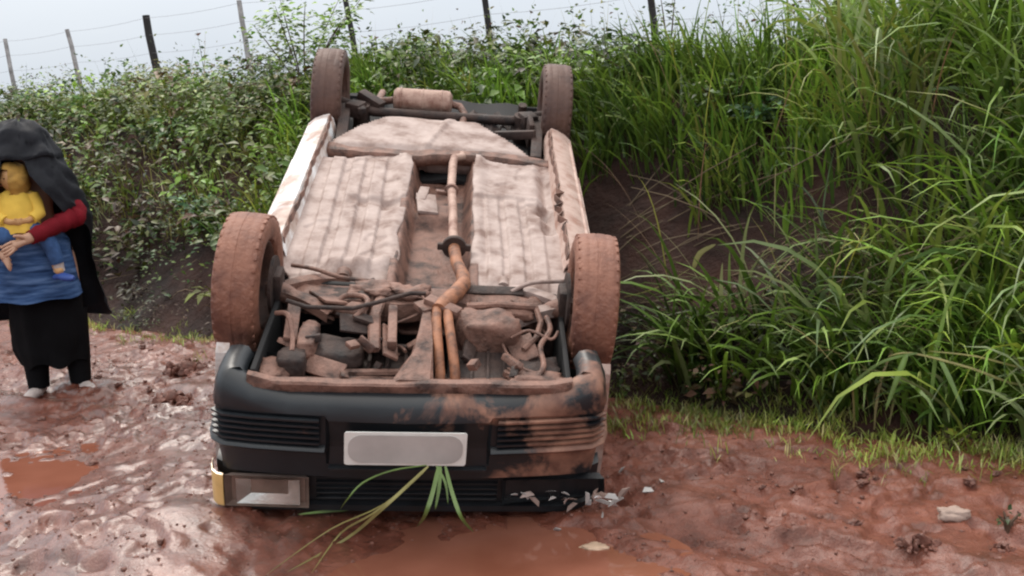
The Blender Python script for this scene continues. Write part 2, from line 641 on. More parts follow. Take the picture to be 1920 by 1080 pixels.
ax, ay = axis(-400, -3.6, 2.4, 400, .0128), axis(-300, 3.05, 7.6, 600, .0128)
X, Y = np.meshgrid(ax, ay)
Z = ground_h(X, Y)
me = grid_mesh('muddy_ground', X, Y, Z)
at = me.attributes.new('wet', 'FLOAT', 'POINT')
wet = .68 - .36 * sstep(-.85, .25, X) + .35 * fbm(X, Y, 1.1, 3, 131) - .25 * sstep(6.0, 7.4, Y)
wet = wet + .5 * np.exp(-(((X + 1.35) / .55) ** 2 + ((Y - 3.7) / .45) ** 2)) + .25 * np.exp(-(((X + 1.75) / .35) ** 2 + ((Y - 5.1) / .7) ** 2))
at.data.foreach_set('value', wet.ravel().astype(np.float32))
ground = link('muddy_ground', me, M['mud'])
tag(ground, kind='structure')

# the bank: one sheet in its own (t, s) frame, running back as a field
at_, as_ = axis(-200, -2.2, 11, 400, .055), axis(-.22, -.2, 3.2, 500, .045)
T, S = np.meshgrid(at_, as_)
X, Y = B0[0] + T * BD[0] + S * BN[0], B0[1] + T * BD[1] + S * BN[1]
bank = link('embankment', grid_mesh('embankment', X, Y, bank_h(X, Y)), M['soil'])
tag(bank, kind='structure')

for i, ((px, py, a, b_, d), lv) in enumerate(zip(PUD, (W_A, W_B))):
    k = 40
    vs = [(px, py, lv)] + [(px + 1.6 * a * math.cos(2 * PI * j / k), py + 1.6 * b_ * math.sin(2 * PI * j / k), lv) for j in range(k)]
    me = bpy.data.meshes.new('puddle')
    me.from_pydata(vs, [], [(0, 1 + j, 1 + (j + 1) % k) for j in range(k)])
    tag(link('puddle', me, M['water']), kind='structure')

# ------------------------------------------------------------------ the overturned car
# car frame: x across, y towards the tail, z towards the underside (up, as it lies on its roof); origin mid front axle
CR = Matrix(((.9923, .00426, .12382), (.03485, .94948, -.3119), (-.11889, .31381, .94201)))
CT = Vector((-.3589, 4.2027, .792))
OFF = Vector((0, .2, -.83))
car = empty('overturned_car', Matrix.Translation(CT + CR @ OFF) @ CR.to_4x4())
tag(car, 'white hatchback lying on its roof in the mud with its muddy underside up', 'car')


def part(mb, name, mat, parent=None, **k):
    o = mb.build(name, mat, parent or car, off=OFF, **k)
    return o


def npart(name, v, f, mat, parent=None):
    me = np_mesh(name, np.asarray(v) - np.array(OFF), f)
    return link(name, me, mat, parent or car)


def tilt(p):                       # the nose is wrung a little
    k = max(0, min(1, (-.1 - p.y) / .3))
    return Vector((p.x, p.y + .02 * k * max(0, p.x), p.z + .042 * p.x * k))


# --- body sides with wheel arches
def arc(cy, cz, r, a0, a1, n=14):
    return [(cy + r * math.cos(R_(a0 + (a1 - a0) * i / n)), cz + r * math.sin(R_(a0 + (a1 - a0) * i / n))) for i in range(n + 1)]


prof = [(-.40, -.24), (-.36, -.10)] + arc(0, -.07, .335, 180, 360) + [(.40, -.035), (1.95, -.035)] + \
    arc(2.36, -.07, .335, 180, 360) + [(2.80, -.13), (2.97, -.20), (2.99, -.55), (2.95, -.64), (.55, -.66), (.35, -.655), (-.40, -.60), (-.44, -.54), (-.44, -.42)]
for s in (-1, 1):
    mb = MB()
    mb.prism(prof, s * .680, s * .728, 'x')
    side = part(mb, 'side_panel', M['white'] if s < 0 else M['white_muddy'], smooth=False)
    mb = MB()
    mb.prism([(.44, -.07), (1.52, -.07), (1.55, -.64), (.44, -.645)], s * .736, s * .748, 'x')
    dr = part(mb, 'door', M['white'] if s < 0 else M['white_muddy'], smooth=False)
    mb = MB()
    mb.box((s * .757, 1.40, -.50), (.02, .13, .03))
    part(mb, 'handle', M['black_plastic'], dr)
    mb = MB()
    mb.prism([(.40, -.22), (2.02, -.22), (2.02, -.26), (.40, -.26)], s * .749, s * .757, 'x')
    part(mb, 'rub_strip', M['black_plastic'], smooth=False)
    # sill: rounded box girder
    mb = MB()
    rows = []
    for y in np.linspace(.36, 2.04, 24):
        dn = .002 * math.sin(y * 9 + s) + .001 * math.sin(y * 23)
        rows.append([(s * .585, y, -.065), (s * .60, y, -.012 + dn), (s * .622, y, .012 + dn), (s * .655, y, .002 + dn), (s * .70, y, -.020), (s * .738, y, -.055), (s * .742, y, -.10)])
    mb.sheet(rows, .02, (-s * .3, 0, -1))
    part(mb, 'sill', M['white'] if s < 0 else M['white_muddy'])
    # pinch weld flange hanging off the sill, bent and torn
    mb = MB()
    rows = []
    for i, y in enumerate(np.linspace(.40, 2.0, 40)):
        k = .0025 * math.sin(i * 1.9 + s) + .004 * math.sin(i * .35) + (.016 * math.sin(i * 2.3) if s > 0 and 8 < i < 18 else 0)
        rows.append([(s * (.600 + k), y, -.01), (s * (.606 + k * 1.6), y, .020 + .003 * math.sin(i * 1.3))])
    mb.sheet(rows, .004, (s, 0, 0))
    part(mb, 'sill_flange', M['pan_dirty'])
    # cabin glass and pillars
    def top(y, z, s=s): return (s * (.725 - (-.64 - z) * .30), y, z)
    for pts in ([(.62, -.665), (1.48, -.66), (1.50, -1.0), (1.02, -1.02)], [(1.60, -.66), (2.50, -.655), (2.42, -.99), (1.60, -1.0)]):
        mb = MB()
        v = [top(*p) for p in pts]
        mb.add(v + [(p[0] - s * .006, p[1], p[2]) for p in v], [(0, 1, 2, 3), (7, 6, 5, 4), (0, 4, 5, 1), (1, 5, 6, 2), (2, 6, 7, 3), (3, 7, 4, 0)])
        part(mb, 'side_window', M['glass'], smooth=False)
    for a, b_ in (((.50, -.64), (.98, -1.05)), ((1.54, -.63), (1.55, -1.05)), ((2.72, -.62), (2.55, -1.04))):
        mb = MB()
        mb.tube([top(*a), top(*b_)], .035, 8)
        part(mb, 'pillar', M['white'])
mb = MB()
rows = []
for y in np.linspace(.93, 2.66, 14):
    rows.append([(x, y, -1.065 - .02 * math.cos(x * 2.4) + .03 * math.exp(-((y - 1.2) / .3) ** 2 - ((x - .1) / .3) ** 2)) for x in np.linspace(-.60, .60, 15)])
mb.sheet(rows, .03, (0, 0, 1))
part(mb, 'roof', M['white'])
mb = MB()
mb.add([(-.66, .47, -.665), (.66, .47, -.665), (.575, .95, -1.05), (-.575, .95, -1.05)], [(0, 1, 2, 3)])
mb.add([(-.66, .48, -.66), (.66, .48, -.66), (.575, .96, -1.045), (-.575, .96, -1.045)], [(3, 2, 1, 0)])
part(mb, 'windscreen', M['glass'], smooth=False)
mb = MB()
rows = []
for y in np.linspace(-.57, .46, 12):
    rows.append([(x, y, -.585 - (y + .57) * .075 - .012 * math.cos(x * 2)) for x in np.linspace(-.69, .69, 13)])
mb.sheet(rows, .02, (0, 0, 1))
mb.warp = tilt
part(mb, 'bonnet', M['white'])
mb = MB()
mb.prism([(2.93, -.18), (2.99, -.22), (3.0, -.55), (2.96, -.64), (2.66, -1.04), (2.63, -1.02), (2.92, -.62), (2.93, -.30)], -.69, .69, 'x')
part(mb, 'tailgate', M['white'], smooth=False)
mb = MB()
mb.box((0, 2.98, -.27), (1.44, .14, .16), bev=.03)
part(mb, 'rear_bumper', M['black_plastic'])


# --- floor pan: pressed steel, seen from below
def sheet_np(name, x0, x1, y0, y1, nx, ny, fn, mat, keep=None, parent=None, back=.014):
    xs, ys = np.linspace(x0, x1, nx), np.linspace(y0, y1, ny)
    Xg, Yg = np.meshgrid(xs, ys)
    Xw, Yw, Zw = fn(Xg, Yg)
    v = np.stack([Xw, Yw, Zw], -1).reshape(-1, 3)
    i = np.arange(ny - 1)[:, None] * nx + np.arange(nx - 1)[None]
    f = np.stack([i, i + 1, i + nx + 1, i + nx], -1).reshape(-1, 4)
    if keep is not None:
        f = f[keep(v[f].mean(1))]
    n = len(v)
    v2 = v.copy()
    v2[:, 2] -= back
    e = {}
    for q in f:
        for a, b_ in ((q[0], q[1]), (q[1], q[2]), (q[2], q[3]), (q[3], q[0])):
            if (b_, a) in e: del e[(b_, a)]
            else: e[(a, b_)] = 1
    rim = np.array([(b_, a, a + n, b_ + n) for a, b_ in e], dtype=int).reshape(-1, 4)
    return npart(name, np.concatenate([v, v2]), np.concatenate([f, f[:, ::-1] + n, rim]), mat, parent)


def swage(x, c, wd, h):
    return h * sstep(wd, wd * .8, np.abs(x - c))


def pan_left(x, y):
    z = -.045 + .0 * x
    for c in (-.49, -.385, -.275):
        z = z + swage(x, c + .01 * np.sin(y * 3), .036, .016) * sstep(.18, .32, y) * sstep(1.6, 1.5, y)
    z = z - .02 * sstep(.9, .94, y) * sstep(1.04, 1.0, y) * sstep(-.42, -.36, x)
    z = z + .007 * fbm(x, y, 3, 2, 5) + .003 * fbm(x, y, 16, 2, 6) - .008 * sstep(.4, .6, fbm(x, y, 9, 2, 7))
    z = z - .05 * sstep(.34, .10, y) - .05 * sstep(1.5, 1.68, y) * sstep(-.3, -.5, x)
    z = z + .03 * np.exp(-((y - .30) / .05) ** 2) * np.sin(x * 15)
    z = z + .022 * np.exp(-(((x + .16) / .05) ** 2)) * sstep(.3, .4, y)                 # lip along the tunnel
    z = z - .03 * np.exp(-(((x + .20) / .06) ** 2 + ((y - .98) / .12) ** 2))
    xe = x + .018 * fbm(y, x * 0, 5, 2, 9) * sstep(-.25, -.13, x)
    return xe, y + .02 * fbm(x, y, 6, 2, 8), z


def keep_left(c):
    edge = .05 + .24 * np.clip((np.abs(c[:, 0] + .33) / .26), 0, 2) ** 2.2
    return (c[:, 1] > edge) & (c[:, 1] < 1.64 + .05 * np.sin(c[:, 0] * 12))


sheet_np('floor_pan', -.605, -.125, .02, 1.70, 70, 190, pan_left, M['pan'], keep_left)


def pan_right(x, y):
    z = -.045 + 0 * x
    for c in (.29, .385, .485):
        z = z + swage(x, c + .008 * np.sin(y * 4), .036, .014) * sstep(.12, .26, y) * sstep(1.12, 1.02, y)
    z = z + .020 * sstep(1.08, 1.12, y + .3 * np.abs(x - .38)) * sstep(.56, .50, x)
    z = z + .008 * fbm(x, y, 3, 2, 15) + .003 * fbm(x, y, 15, 2, 16) - .008 * sstep(.4, .6, fbm(x, y, 9, 2, 17))
    z = z - .05 * sstep(.22, .02, y)
    z = z + .022 * np.exp(-(((x - .215) / .04) ** 2)) * sstep(.3, .5, y)
    z = z - .035 * np.exp(-(((x - .555) / .035) ** 2)) * sstep(.7, .8, y) * sstep(1.5, 1.4, y)
    z = z + .03 * np.exp(-(((x - .53) / .03) ** 2 + ((y - .95) / .16) ** 2)) * np.sin(y * 31)
    return x + .014 * fbm(y, x * 0, 5, 2, 19) * sstep(.25, .2, x), y + .02 * fbm(x, y, 6, 2, 18), z


def keep_right(c):
    edge = .02 + .24 * np.clip((c[:, 0] - .33) / .28, 0, 2) ** 2 + .02 * np.sin(c[:, 0] * 30)
    return (c[:, 1] > edge) & (c[:, 1] < 1.60 + .06 * np.sin(c[:, 0] * 9 + 1))


sheet_np('floor_pan', .195, .61, 0, 1.70, 60, 190, pan_right, M['pan'], keep_right)


def tunnel(x, y):
    u = (x - .035) / .16
    z = -.035 - .13 * sstep(1.0, .68, np.abs(u)) + .012 * fbm(x, y, 6, 3, 25)
    z = z + .05 * sstep(.95, 1.02, y) * sstep(1.22, 1.15, y) * sstep(.7, .5, np.abs(u + .2)) - .03 * sstep(1.3, 1.4, y)
    return x, y, z


sheet_np('tunnel', -.15, .225, -.02, 1.66, 46, 110, tunnel, M['pan_dirty'])
mb = MB()
mb.box((-.03, 1.13, -.105), (.10, .22, .02), (0, .1, .1))
mb.box((-.055, 1.24, -.10), (.05, .16, .02), (0, 0, -.1))
part(mb, 'heat_shield', M['pan'])


# --- rear: tank, boot floor, axle, muffler
def tankf(x, y):
    z = -.02 + .008 * fbm(x, y, 5, 3, 33) - .03 * sstep(.4, .6, np.abs(x + .05)) - .04 * sstep(2.12, 2.28, y) - .03 * sstep(1.73, 1.67, y)
    z = z + swage(x, -.02 + .25 * (y - 1.9), .02, .012)
    return x, y, z


def keep_tank(c):
    lx = -.57 + .30 * np.clip((c[:, 1] - 1.76) / .46, 0, 1)
    rx = .49 - .34 * np.clip((c[:, 1] - 1.72) / .5, 0, 1)
    return (c[:, 0] > lx) & (c[:, 0] < rx)


sheet_np('fuel_tank', -.58, .5, 1.66, 2.24, 80, 50, tankf, M['pan'], keep_tank, back=.10)


def rail(x, y):
    z = -.03 + .012 * fbm(x, y, 7, 3, 39) - .04 * np.abs(x) ** 2
    return x, y + .03 * np.sin(x * 7), z


sheet_np('crossmember', -.585, .60, 1.615, 1.70, 70, 8, rail, M['pan_dirty'], back=.06)
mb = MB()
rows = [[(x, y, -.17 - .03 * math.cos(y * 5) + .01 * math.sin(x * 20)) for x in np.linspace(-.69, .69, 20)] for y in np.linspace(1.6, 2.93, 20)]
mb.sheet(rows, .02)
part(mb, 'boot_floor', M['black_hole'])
mb = MB()
mb.tube([(-.60, 2.36, -.02), (-.40, 2.30, -.05), (.40, 2.30, -.05), (.60, 2.36, -.02)], .028, 10)
part(mb, 'rear_axle', M['under_dark'])
for s in (-1, 1):
    mb = MB()
    mb.box((s * .545, 2.03, -.055), (.06, .56, .05), (.08, 0, s * -.06))
    mb.box((s * .50, 2.27, -.03), (.09, .10, .08), (0, 0, s * .4))
    part(mb, 'trailing_arm', M['under_dark'])
    mb = MB()
    mb.tube([(s * .47, 2.40, .02), (s * .47, 2.50, -.35)], [.026, .03], 10)
    mb.tube([(s * .47, 2.30, -.01), (s * .47, 2.33, -.28)], .05, 12)
    part(mb, 'shock_absorber', M['under_dark'])
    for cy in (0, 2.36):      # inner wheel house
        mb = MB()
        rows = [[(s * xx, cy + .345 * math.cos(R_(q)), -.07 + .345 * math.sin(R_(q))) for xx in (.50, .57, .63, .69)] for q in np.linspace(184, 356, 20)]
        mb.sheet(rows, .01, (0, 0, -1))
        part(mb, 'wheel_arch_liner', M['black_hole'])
mb = MB()
mb.lathe([(.001, -.175), (.05, -.172), (.068, -.155), (.070, .14), (.066, .158), (.045, .172), (.001, .175)], (-.12, 2.42, -.005), 'x', 28, closed=False)
for xx in (-.19, -.06, .05):
    mb.lathe([(.070, -.006), (.074, 0), (.070, .006)], (-.12 + xx + .06, 2.42, -.005), 'x', 28, closed=False)
muf = part(mb, 'muffler', M['pipe'])
muf['label'] = 'mud-brown cylindrical silencer behind the tank'
mb = MB()
mb.tube([(.03, 2.42, -.01), (.10, 2.41, -.02), (.13, 2.34, -.04), (.12, 2.22, -.07)], .022, 10)
part(mb, 'tail_pipe', M['pan_dirty'])
mb = MB()
mb.tube([(-.29, 2.42, -.01), (-.36, 2.44, -.03), (-.40, 2.60, -.08), (-.40, 2.95, -.14)], .022, 10)
part(mb, 'tail_pipe', M['pan_dirty'])
mb = MB()
mb.box((-.42, 2.36, .0), (.16, .07, .05), (0, .3, -.5))
mb.box((-.48, 2.27, -.02), (.05, .16, .04), (0, 0, .3))
mb.box((.42, 2.06, -.05), (.26, .035, .05), (0, -.25, -.5))
mb.box((.51, 2.16, -.06), (.03, .12, .16), (.2, 0, .1))
part(mb, 'suspension_bracket', M['under_dark'])['kind'] = 'stuff'
mb = MB()
rows = []
for i, x in enumerate(np.linspace(.16, .62, 20)):
    rows.append([(x, 2.22 + .08 * math.sin(i * .9), -.10 + .02 * math.sin(i * 1.7)), (x, 2.42 + .03 * math.sin(i * 1.1), -.055 + .012 * math.sin(i * 2.1))])
mb.sheet(rows, .008)
part(mb, 'splash_panel', M['under_dark'])

# --- exhaust line
mb = MB()
mb.tube([(.13, 1.70, -.05), (.13, 1.62, -.035), (.09, 1.57, -.025), (.085, 1.50, -.025), (.085, 1.2, -.02), (.10, .9, -.015), (.11, .60, -.01), (.115, .47, -.005)],
        [.020, .021, .022, .022, .021, .021, .021, .022], 12)
ex = part(mb, 'exhaust_pipe', M['pipe'])
mb = MB()
mb.lathe([(.022, -.012), (.050, -.012), (.053, -.008), (.053, .008), (.050, .012), (.022, .012)], (.118, .455, -.005), 'y', 26)
mb.box((.165, .455, -.005), (.05, .02, .03))
mb.box((.07, .455, -.005), (.05, .02, .03))
part(mb, 'exhaust_flange', M['under_dark'], ex)
mb = MB()
mb.lathe([(.026, -.01), (.034, -.008), (.034, .008), (.026, .01)], (.088, 1.12, -.02), 'y', 20)
mb.box((.05, 1.11, -.03), (.08, .03, .02), (0, .2, .3))
part(mb, 'exhaust_clamp', M['pan_dirty'], ex)
mb = MB()
mb.tube([(.118, .44, -.005), (.132, .30, 0), (.162, .16, .005), (.165, .09, .008), (.13, -.02, .015), (.095, -.10, .018), (.075, -.15, .015)],
        [.026, .026, .028, .030, .033, .033, .030], 14)
dp = part(mb, 'down_pipe', M['rust'])
dp['label'] = 'rust-orange bent exhaust down pipe'
mb = MB()
mb.tube([(.068, -.14, .014), (.068, -.22, .01), (.080, -.34, -.02), (.095, -.44, -.08), (.10, -.50, -.16), (.10, -.50, -.28)], .019, 12)
mb.tube([(.108, -.14, .014), (.114, -.22, .01), (.132, -.34, -.02), (.150, -.44, -.08), (.155, -.50, -.16), (.155, -.50, -.28)], .019, 12)
part(mb, 'manifold_pipe', M['rust'], dp)
mb = MB()
mb.box((.09, -.13, .022), (.15, .05, .03), (0, .1, -.5))
mb.box((.15, -.15, .01), (.16, .035, .025), (0, .15, -.6))
mb.box((.02, -.12, .005), (.06, .08, .03), (0, 0, .6))
part(mb, 'pipe_bracket', M['pan_dirty'], dp)

# --- engine bay
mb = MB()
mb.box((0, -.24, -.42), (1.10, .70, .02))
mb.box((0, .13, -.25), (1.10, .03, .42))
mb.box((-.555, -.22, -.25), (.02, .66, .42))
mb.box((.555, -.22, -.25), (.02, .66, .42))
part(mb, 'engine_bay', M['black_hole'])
mb = MB()          # front cross panel with folded lip
rows = []
for x in np.linspace(-.57, .56, 40):
    b_ = .004 * math.sin(x * 9) + .002 * math.sin(x * 31) + (.03 * max(0, abs(x) - .48) / .09)
    rows.append([(x, -.42, -.12), (x, -.50 + b_ * .3, -.085), (x, -.545, -.058 + b_ * .3), (x, -.565 + b_ * .4, -.038 + b_ * .5), (x, -.597 + b_ * .4, -.036 + b_ * .5), (x, -.604 + b_ * .4, -.044), (x, -.600, -.095)])
mb.sheet(rows, .006, (0, .4, -.6))
mb.warp = tilt
part(mb, 'front_panel', M['pan_dirty'])
mb = MB()          # centre strut of the front panel
mb.add([(.015, -.16, .012), (.045, -.16, .012), (.062, -.36, -.005), (.062, -.575, -.034), (-.042, -.575, -.034), (.0, -.40, -.005)], [(0, 1, 2, 3, 4, 5)])
mb.add([(.015, -.16, -.02), (.045, -.16, -.02), (.062, -.36, -.04), (.075, -.575, -.05), (-.075, -.575, -.05), (-.015, -.40, -.04)], [(5, 4, 3, 2, 1, 0)])
for i in range(6):
    j = (i + 1) % 6
    mb.f.append((i, i + 6, j + 6, j))
part(mb, 'centre_strut', M['pan_dirty'], smooth=False)


def curve(pts, n=4):
    P = [Vector(p) for p in pts]
    Q = []
    for i in range(len(P) - 1):
        p0, p1, p2, p3 = P[max(0, i - 1)], P[i], P[i + 1], P[min(len(P) - 1, i + 2)]
        for u in np.linspace(0, 1, n + 1)[:-1]:
            Q.append(.5 * ((2 * p1) + (p2 - p0) * u + (2 * p0 - 5 * p1 + 4 * p2 - p3) * u * u + (3 * p1 - p0 - 3 * p2 + p3) * u ** 3))
    return Q + [P[-1]]


def lump(name, c, size, mat, seed=0, n=3, amp=.22, rot=(0, 0, 0), parent=None, sq=.55):
    """rounded casting: a cube eased towards a sphere with knocks in it"""
    bm = bmesh.new()
    bmesh.ops.create_cube(bm, size=2)
    bmesh.ops.subdivide_edges(bm, edges=bm.edges, cuts=7, use_grid_fill=True)
    rnd = np.array([v.co[:] for v in bm.verts])
    d = 1 + amp * fbm(rnd[:, 0] + rnd[:, 2] * .7 + seed, rnd[:, 1] - rnd[:, 2] * .6 + seed * 3, 1.5, 3, seed)
    rm = Euler(rot).to_matrix()
    for v, k in zip(bm.verts, d):
        q = v.co.normalized() * 1.15
        p = v.co.lerp(q, sq) * k
        v.co = rm @ Vector((p.x * size[0] / 2, p.y * size[1] / 2, p.z * size[2] / 2)) + Vector(c) - (OFF if parent is not None else Vector())
    me = bpy.data.meshes.new(name)
    bm.to_mesh(me)
    bm.free()
    return link(name, me, mat, parent)


g = lump('gearbox_casing', (.27, -.18, -.055), (.22, .17, .16), M['pan_dirty'], 3, parent=car)
g['label'] = 'pale mud-crusted gearbox casing'
mb = MB()
mb.box((.27, -.37, -.18), (.30, .25, .16), (.12, 0, 0), .02)
mb.box((.27, -.37, -.25), (.36, .30, .02), (.12, 0, 0), .004)
for k in range(5):
    mb.box((.15 + k * .06, -.37, -.105), (.012, .20, .03), (.12, 0, 0), .003)
sump = part(mb, 'oil_sump', M['under_dark'])
sump['kind'] = 'stuff'
mb = MB()
mb.lathe([(.001, .012), (.014, .012), (.016, 0), (.016, -.01)], (.34, -.42, -.085), 'z', 6, closed=False)
part(mb, 'drain_plug', M['pan_dirty'], sump)
mb = MB()
mb.box((-.14, -.33, -.24), (.42, .32, .14), (.05, 0, 0), .02)
for k in range(6):
    mb.box((-.31 + k * .068, -.33, -.165), (.014, .28, .035), (.05, 0, 0), .003)
mb.box((-.14, -.20, -.15), (.40, .02, .06), (0, 0, 0), .004)
mb.box((-.14, -.44, -.16), (.36, .03, .05), (0, 0, 0), .004)
part(mb, 'engine_block', M['under_dark'])['kind'] = 'stuff'
mb = MB()
mb.tube([(-.36, -.38, -.15), (-.22, -.40, -.13), (-.05, -.38, -.13), (0, -.30, -.10)], .016, 8)
part(mb, 'coolant_pipe', M['pan_dirty'])
lump('starter_motor', (-.30, -.30, -.13), (.20, .16, .12), M['under_dark'], 12, parent=car)
lump('steering_rack_boot', (-.27, .04, -.08), (.26, .10, .09), M['under_dark'], 14, parent=car)
lump('horn', (-.44, -.43, -.09), (.10, .10, .10), M['under_dark'], 16, parent=car)
lump('filter_canister', (-.40, -.30, -.06), (.07, .18, .07), M['pan_dirty'], 18, parent=car)
lump('alternator', (.46, -.36, -.14), (.16, .18, .14), M['under_dark'], 19, parent=car)
lump('mud_cake', (.44, -.48, -.075), (.20, .12, .06), M['pan_dirty'], 23, amp=.5, parent=car)
lump('mud_cake', (-.50, -.48, -.09), (.10, .14, .04), M['pan_dirty'], 24, amp=.5, parent=car)
mb = MB()          # subframe crossmember behind the engine
rows = []
for x in np.linspace(-.50, .52, 34):
    k = .02 * math.sin(x * 8) + .012 * math.sin(x * 21)
    rows.append([(x, .16 + k * .3, -.10), (x, .13 + k, -.045), (x, .06 + k, -.030 + k * .4), (x, .0 + k, -.04), (x, -.02 + k, -.10)])
mb.sheet(rows, .012)
part(mb, 'subframe', M['pan_dirty'])
mb = MB()
for (a, b_) in (((-.15, .13, -.04), (-.17, -.16, -.03)), ((-.17, -.16, -.03), (-.15, -.36, -.05))):
    mb.tube([a, b_], [.026, .022], 8, flat=.6)
mb.box((-.095, -.22, -.03), (.035, .26, .04), (.05, 0, .06))
part(mb, 'engine_mount', M['pan_dirty'])
for s in (-1, 1):
    mb = MB()      # pressed lower arm: inner pivots to ball joint
    A, B_, C = Vector((s * .33, .22, -.055)), Vector((s * .34, -.10, -.045)), Vector((s * .585, .0, -.01))
    for p, q in ((A, C), (B_, C)):
        rows = []
        for i in range(9):
            u = i / 8
            c = p.lerp(q, u) + Vector((0, 0, .018 * math.sin(u * PI)))
            d = (q - p).normalized().cross(Vector((0, 0, 1)))
            wd = .034 - .012 * u
            rows.append([c + d * wd + Vector((0, 0, -.03)), c + d * wd * .9, c + Vector((0, 0, .006)), c - d * wd * .9, c - d * wd + Vector((0, 0, -.03))])
        mb.sheet(rows, .006)
    mb.lathe([(.001, .022), (.024, .02), (.03, 0), (.026, -.03), (.001, -.032)], C, 'z', 16, closed=False)
    mb.lathe([(.012, -.03), (.03, -.03), (.03, .03), (.012, .03)], A, 'y', 14)
    part(mb, 'control_arm', M['pan_dirty'] if s < 0 else M['pan'])
    mb = MB()      # drive shaft with rubber boots
    mb.tube([(s * .20, -.08, -.06), (s * .27, -.07, -.055), (s * .30, -.07, -.055), (s * .48, -.02, -.03), (s * .51, -.02, -.03), (s * .57, 0, -.02)],
            [.045, .038, .018, .016, .036, .042], 14)
    part(mb, 'drive_shaft', M['pan_dirty'])
    mb = MB()      # hub carrier and brake
    mb.box((s * .565, .0, -.02), (.05, .10, .17), bev=.02)
    mb.tube([(s * .55, .02, -.06), (s * .50, .03, -.40)], [.034, .040], 12)
    part(mb, 'suspension_strut', M['under_dark'])
    mb = MB()
    mb.lathe([(.05, -.006), (.118, -.006), (.118, .006), (.05, .006)], (s * .575, 0, 0), 'x', 30)
    part(mb, 'brake_disc', M['under_dark'])
mb = MB()
mb.tube([(-.50, -.17, .03), (-.42, -.185, .015), (-.25, -.17, .012), (-.18, -.14, .02), (-.04, -.055, .03), (.02, -.05, .03)], .0085, 8)
part(mb, 'tie_rod', M['under_dark'])
mb = MB()
mb.tube([(.18, -.10, .01), (.30, -.075, .012), (.45, -.07, .008)], .015, 8)
mb.tube([(.45, -.07, .008), (.47, -.14, -.02), (.45, -.24, -.03), (.40, -.30, -.05)], .012, 8)
part(mb, 'stabiliser_bar', M['pan_dirty'])
for k, (pts, r) in enumerate([([(-.35, -.1, -.05), (-.30, -.02, -.02), (-.22, -.05, .0), (-.20, -.13, .01), (-.24, -.2, -.01)], .014),
                              ([(.35, -.27, -.02), (.42, -.24, .0), (.50, -.28, -.01), (.53, -.22, -.01)], .008),
                              ([(.36, .10, -.02), (.44, .13, .01), (.55, .15, .015), (.60, .17, .01)], .012),
                              ([(-.54, .22, -.02), (-.44, .16, .0), (-.33, .12, -.01), (-.2, .12, -.02)], .012),
                              ([(-.53, -.22, 0), (-.48, -.26, .02), (-.45, -.34, -.02), (-.44, -.42, -.04)], .013),
                              ([(.49, -.13, .0), (.50, -.22, -.005), (.46, -.32, -.02), (.47, -.42, -.04), (.44, -.50, -.05)], .014)]):
    mb = MB()
    mb.tube(curve(pts), r * .75, 8)
    part(mb, 'hose', M['pan_dirty'] if k != 2 else M['pan'])
rs = random.Random(5)
for k in range(44):   # small torn brackets, clips and clods caught in the bay
    p = (rs.uniform(-.50, .52), rs.uniform(-.48, .16), rs.uniform(-.12, -.02))
    if .02 < p[0] < .2 and p[1] < 0: continue
    mb = MB()
    mb.box(p, (rs.uniform(.02, .10), rs.uniform(.012, .05), rs.uniform(.008, .03)), (rs.uniform(-.6, .6), rs.uniform(-.6, .6), rs.uniform(-1.5, 1.5)), .003)
    part(mb, 'bracket', M[rs.choice(['pan_dirty', 'under_dark', 'under_dark', 'pan_dirty'])])


for k in range(16):   # cables and thin pipes
    x, y = rs.uniform(-.48, .48), rs.uniform(-.42, .1)
    if -.02 < x < .2 and y < 0: continue
    pts = [Vector((x, y, rs.uniform(-.16, -.04)))]
    a = rs.uniform(0, 6.3)
    for j in range(4):
        a += rs.uniform(-.9, .9)
        q = pts[-1] + Vector((math.cos(a) * .07, math.sin(a) * .06, rs.uniform(-.03, .03)))
        q.x, q.y, q.z = max(-.52, min(.52, q.x)), max(-.5, min(.16, q.y)), max(-.2, min(.0, q.z))
        pts.append(q)
    mb = MB()
    mb.tube(curve(pts), rs.choice([.005, .007, .010]), 7)
    part(mb, 'cable', M[rs.choice(['under_dark', 'pan_dirty', 'pan_dirty'])])
for k, (c, sz_) in enumerate([((-.20, .06, -.035), (.16, .10, .05)), ((.44, .04, -.05), (.16, .08, .05)), ((-.05, .05, -.03), (.14, .08, .05)),
                              ((.33, -.08, -.03), (.18, .06, .05))]):
    lump('mud_cake', c, sz_, M['pan_dirty'], 60 + k, amp=.7, parent=car)

for k, (c, sz_, rt_) in enumerate([((-.22, -.21, -.035), (.15, .09, .012), (.3, .2, .2)), ((-.36, -.02, -.03), (.10, .16, .012), (-.2, .3, .5)), ((.40, -.28, -.06), (.10, .12, .012), (.3, -.4, .2)), ((.26, .10, -.02), (.30, .05, .012), (.2, 0, .05)),
                                   ((-.33, -.42, -.10), (.16, .08, .012), (.4, .1, -.3)), ((-.10, -.28, -.06), (.06, .22, .012), (0, .5, .1)), ((.20, -.27, -.07), (.05, .16, .02), (.2, .6, 0)), ((-.47, -.22, -.03), (.05, .24, .02), (.1, .2, .1))]):
    mb = MB()
    mb.box(c, sz_, rt_, .004)
    part(mb, 'mounting_plate', M['pan_dirty'] if k % 3 else M['under_dark'])

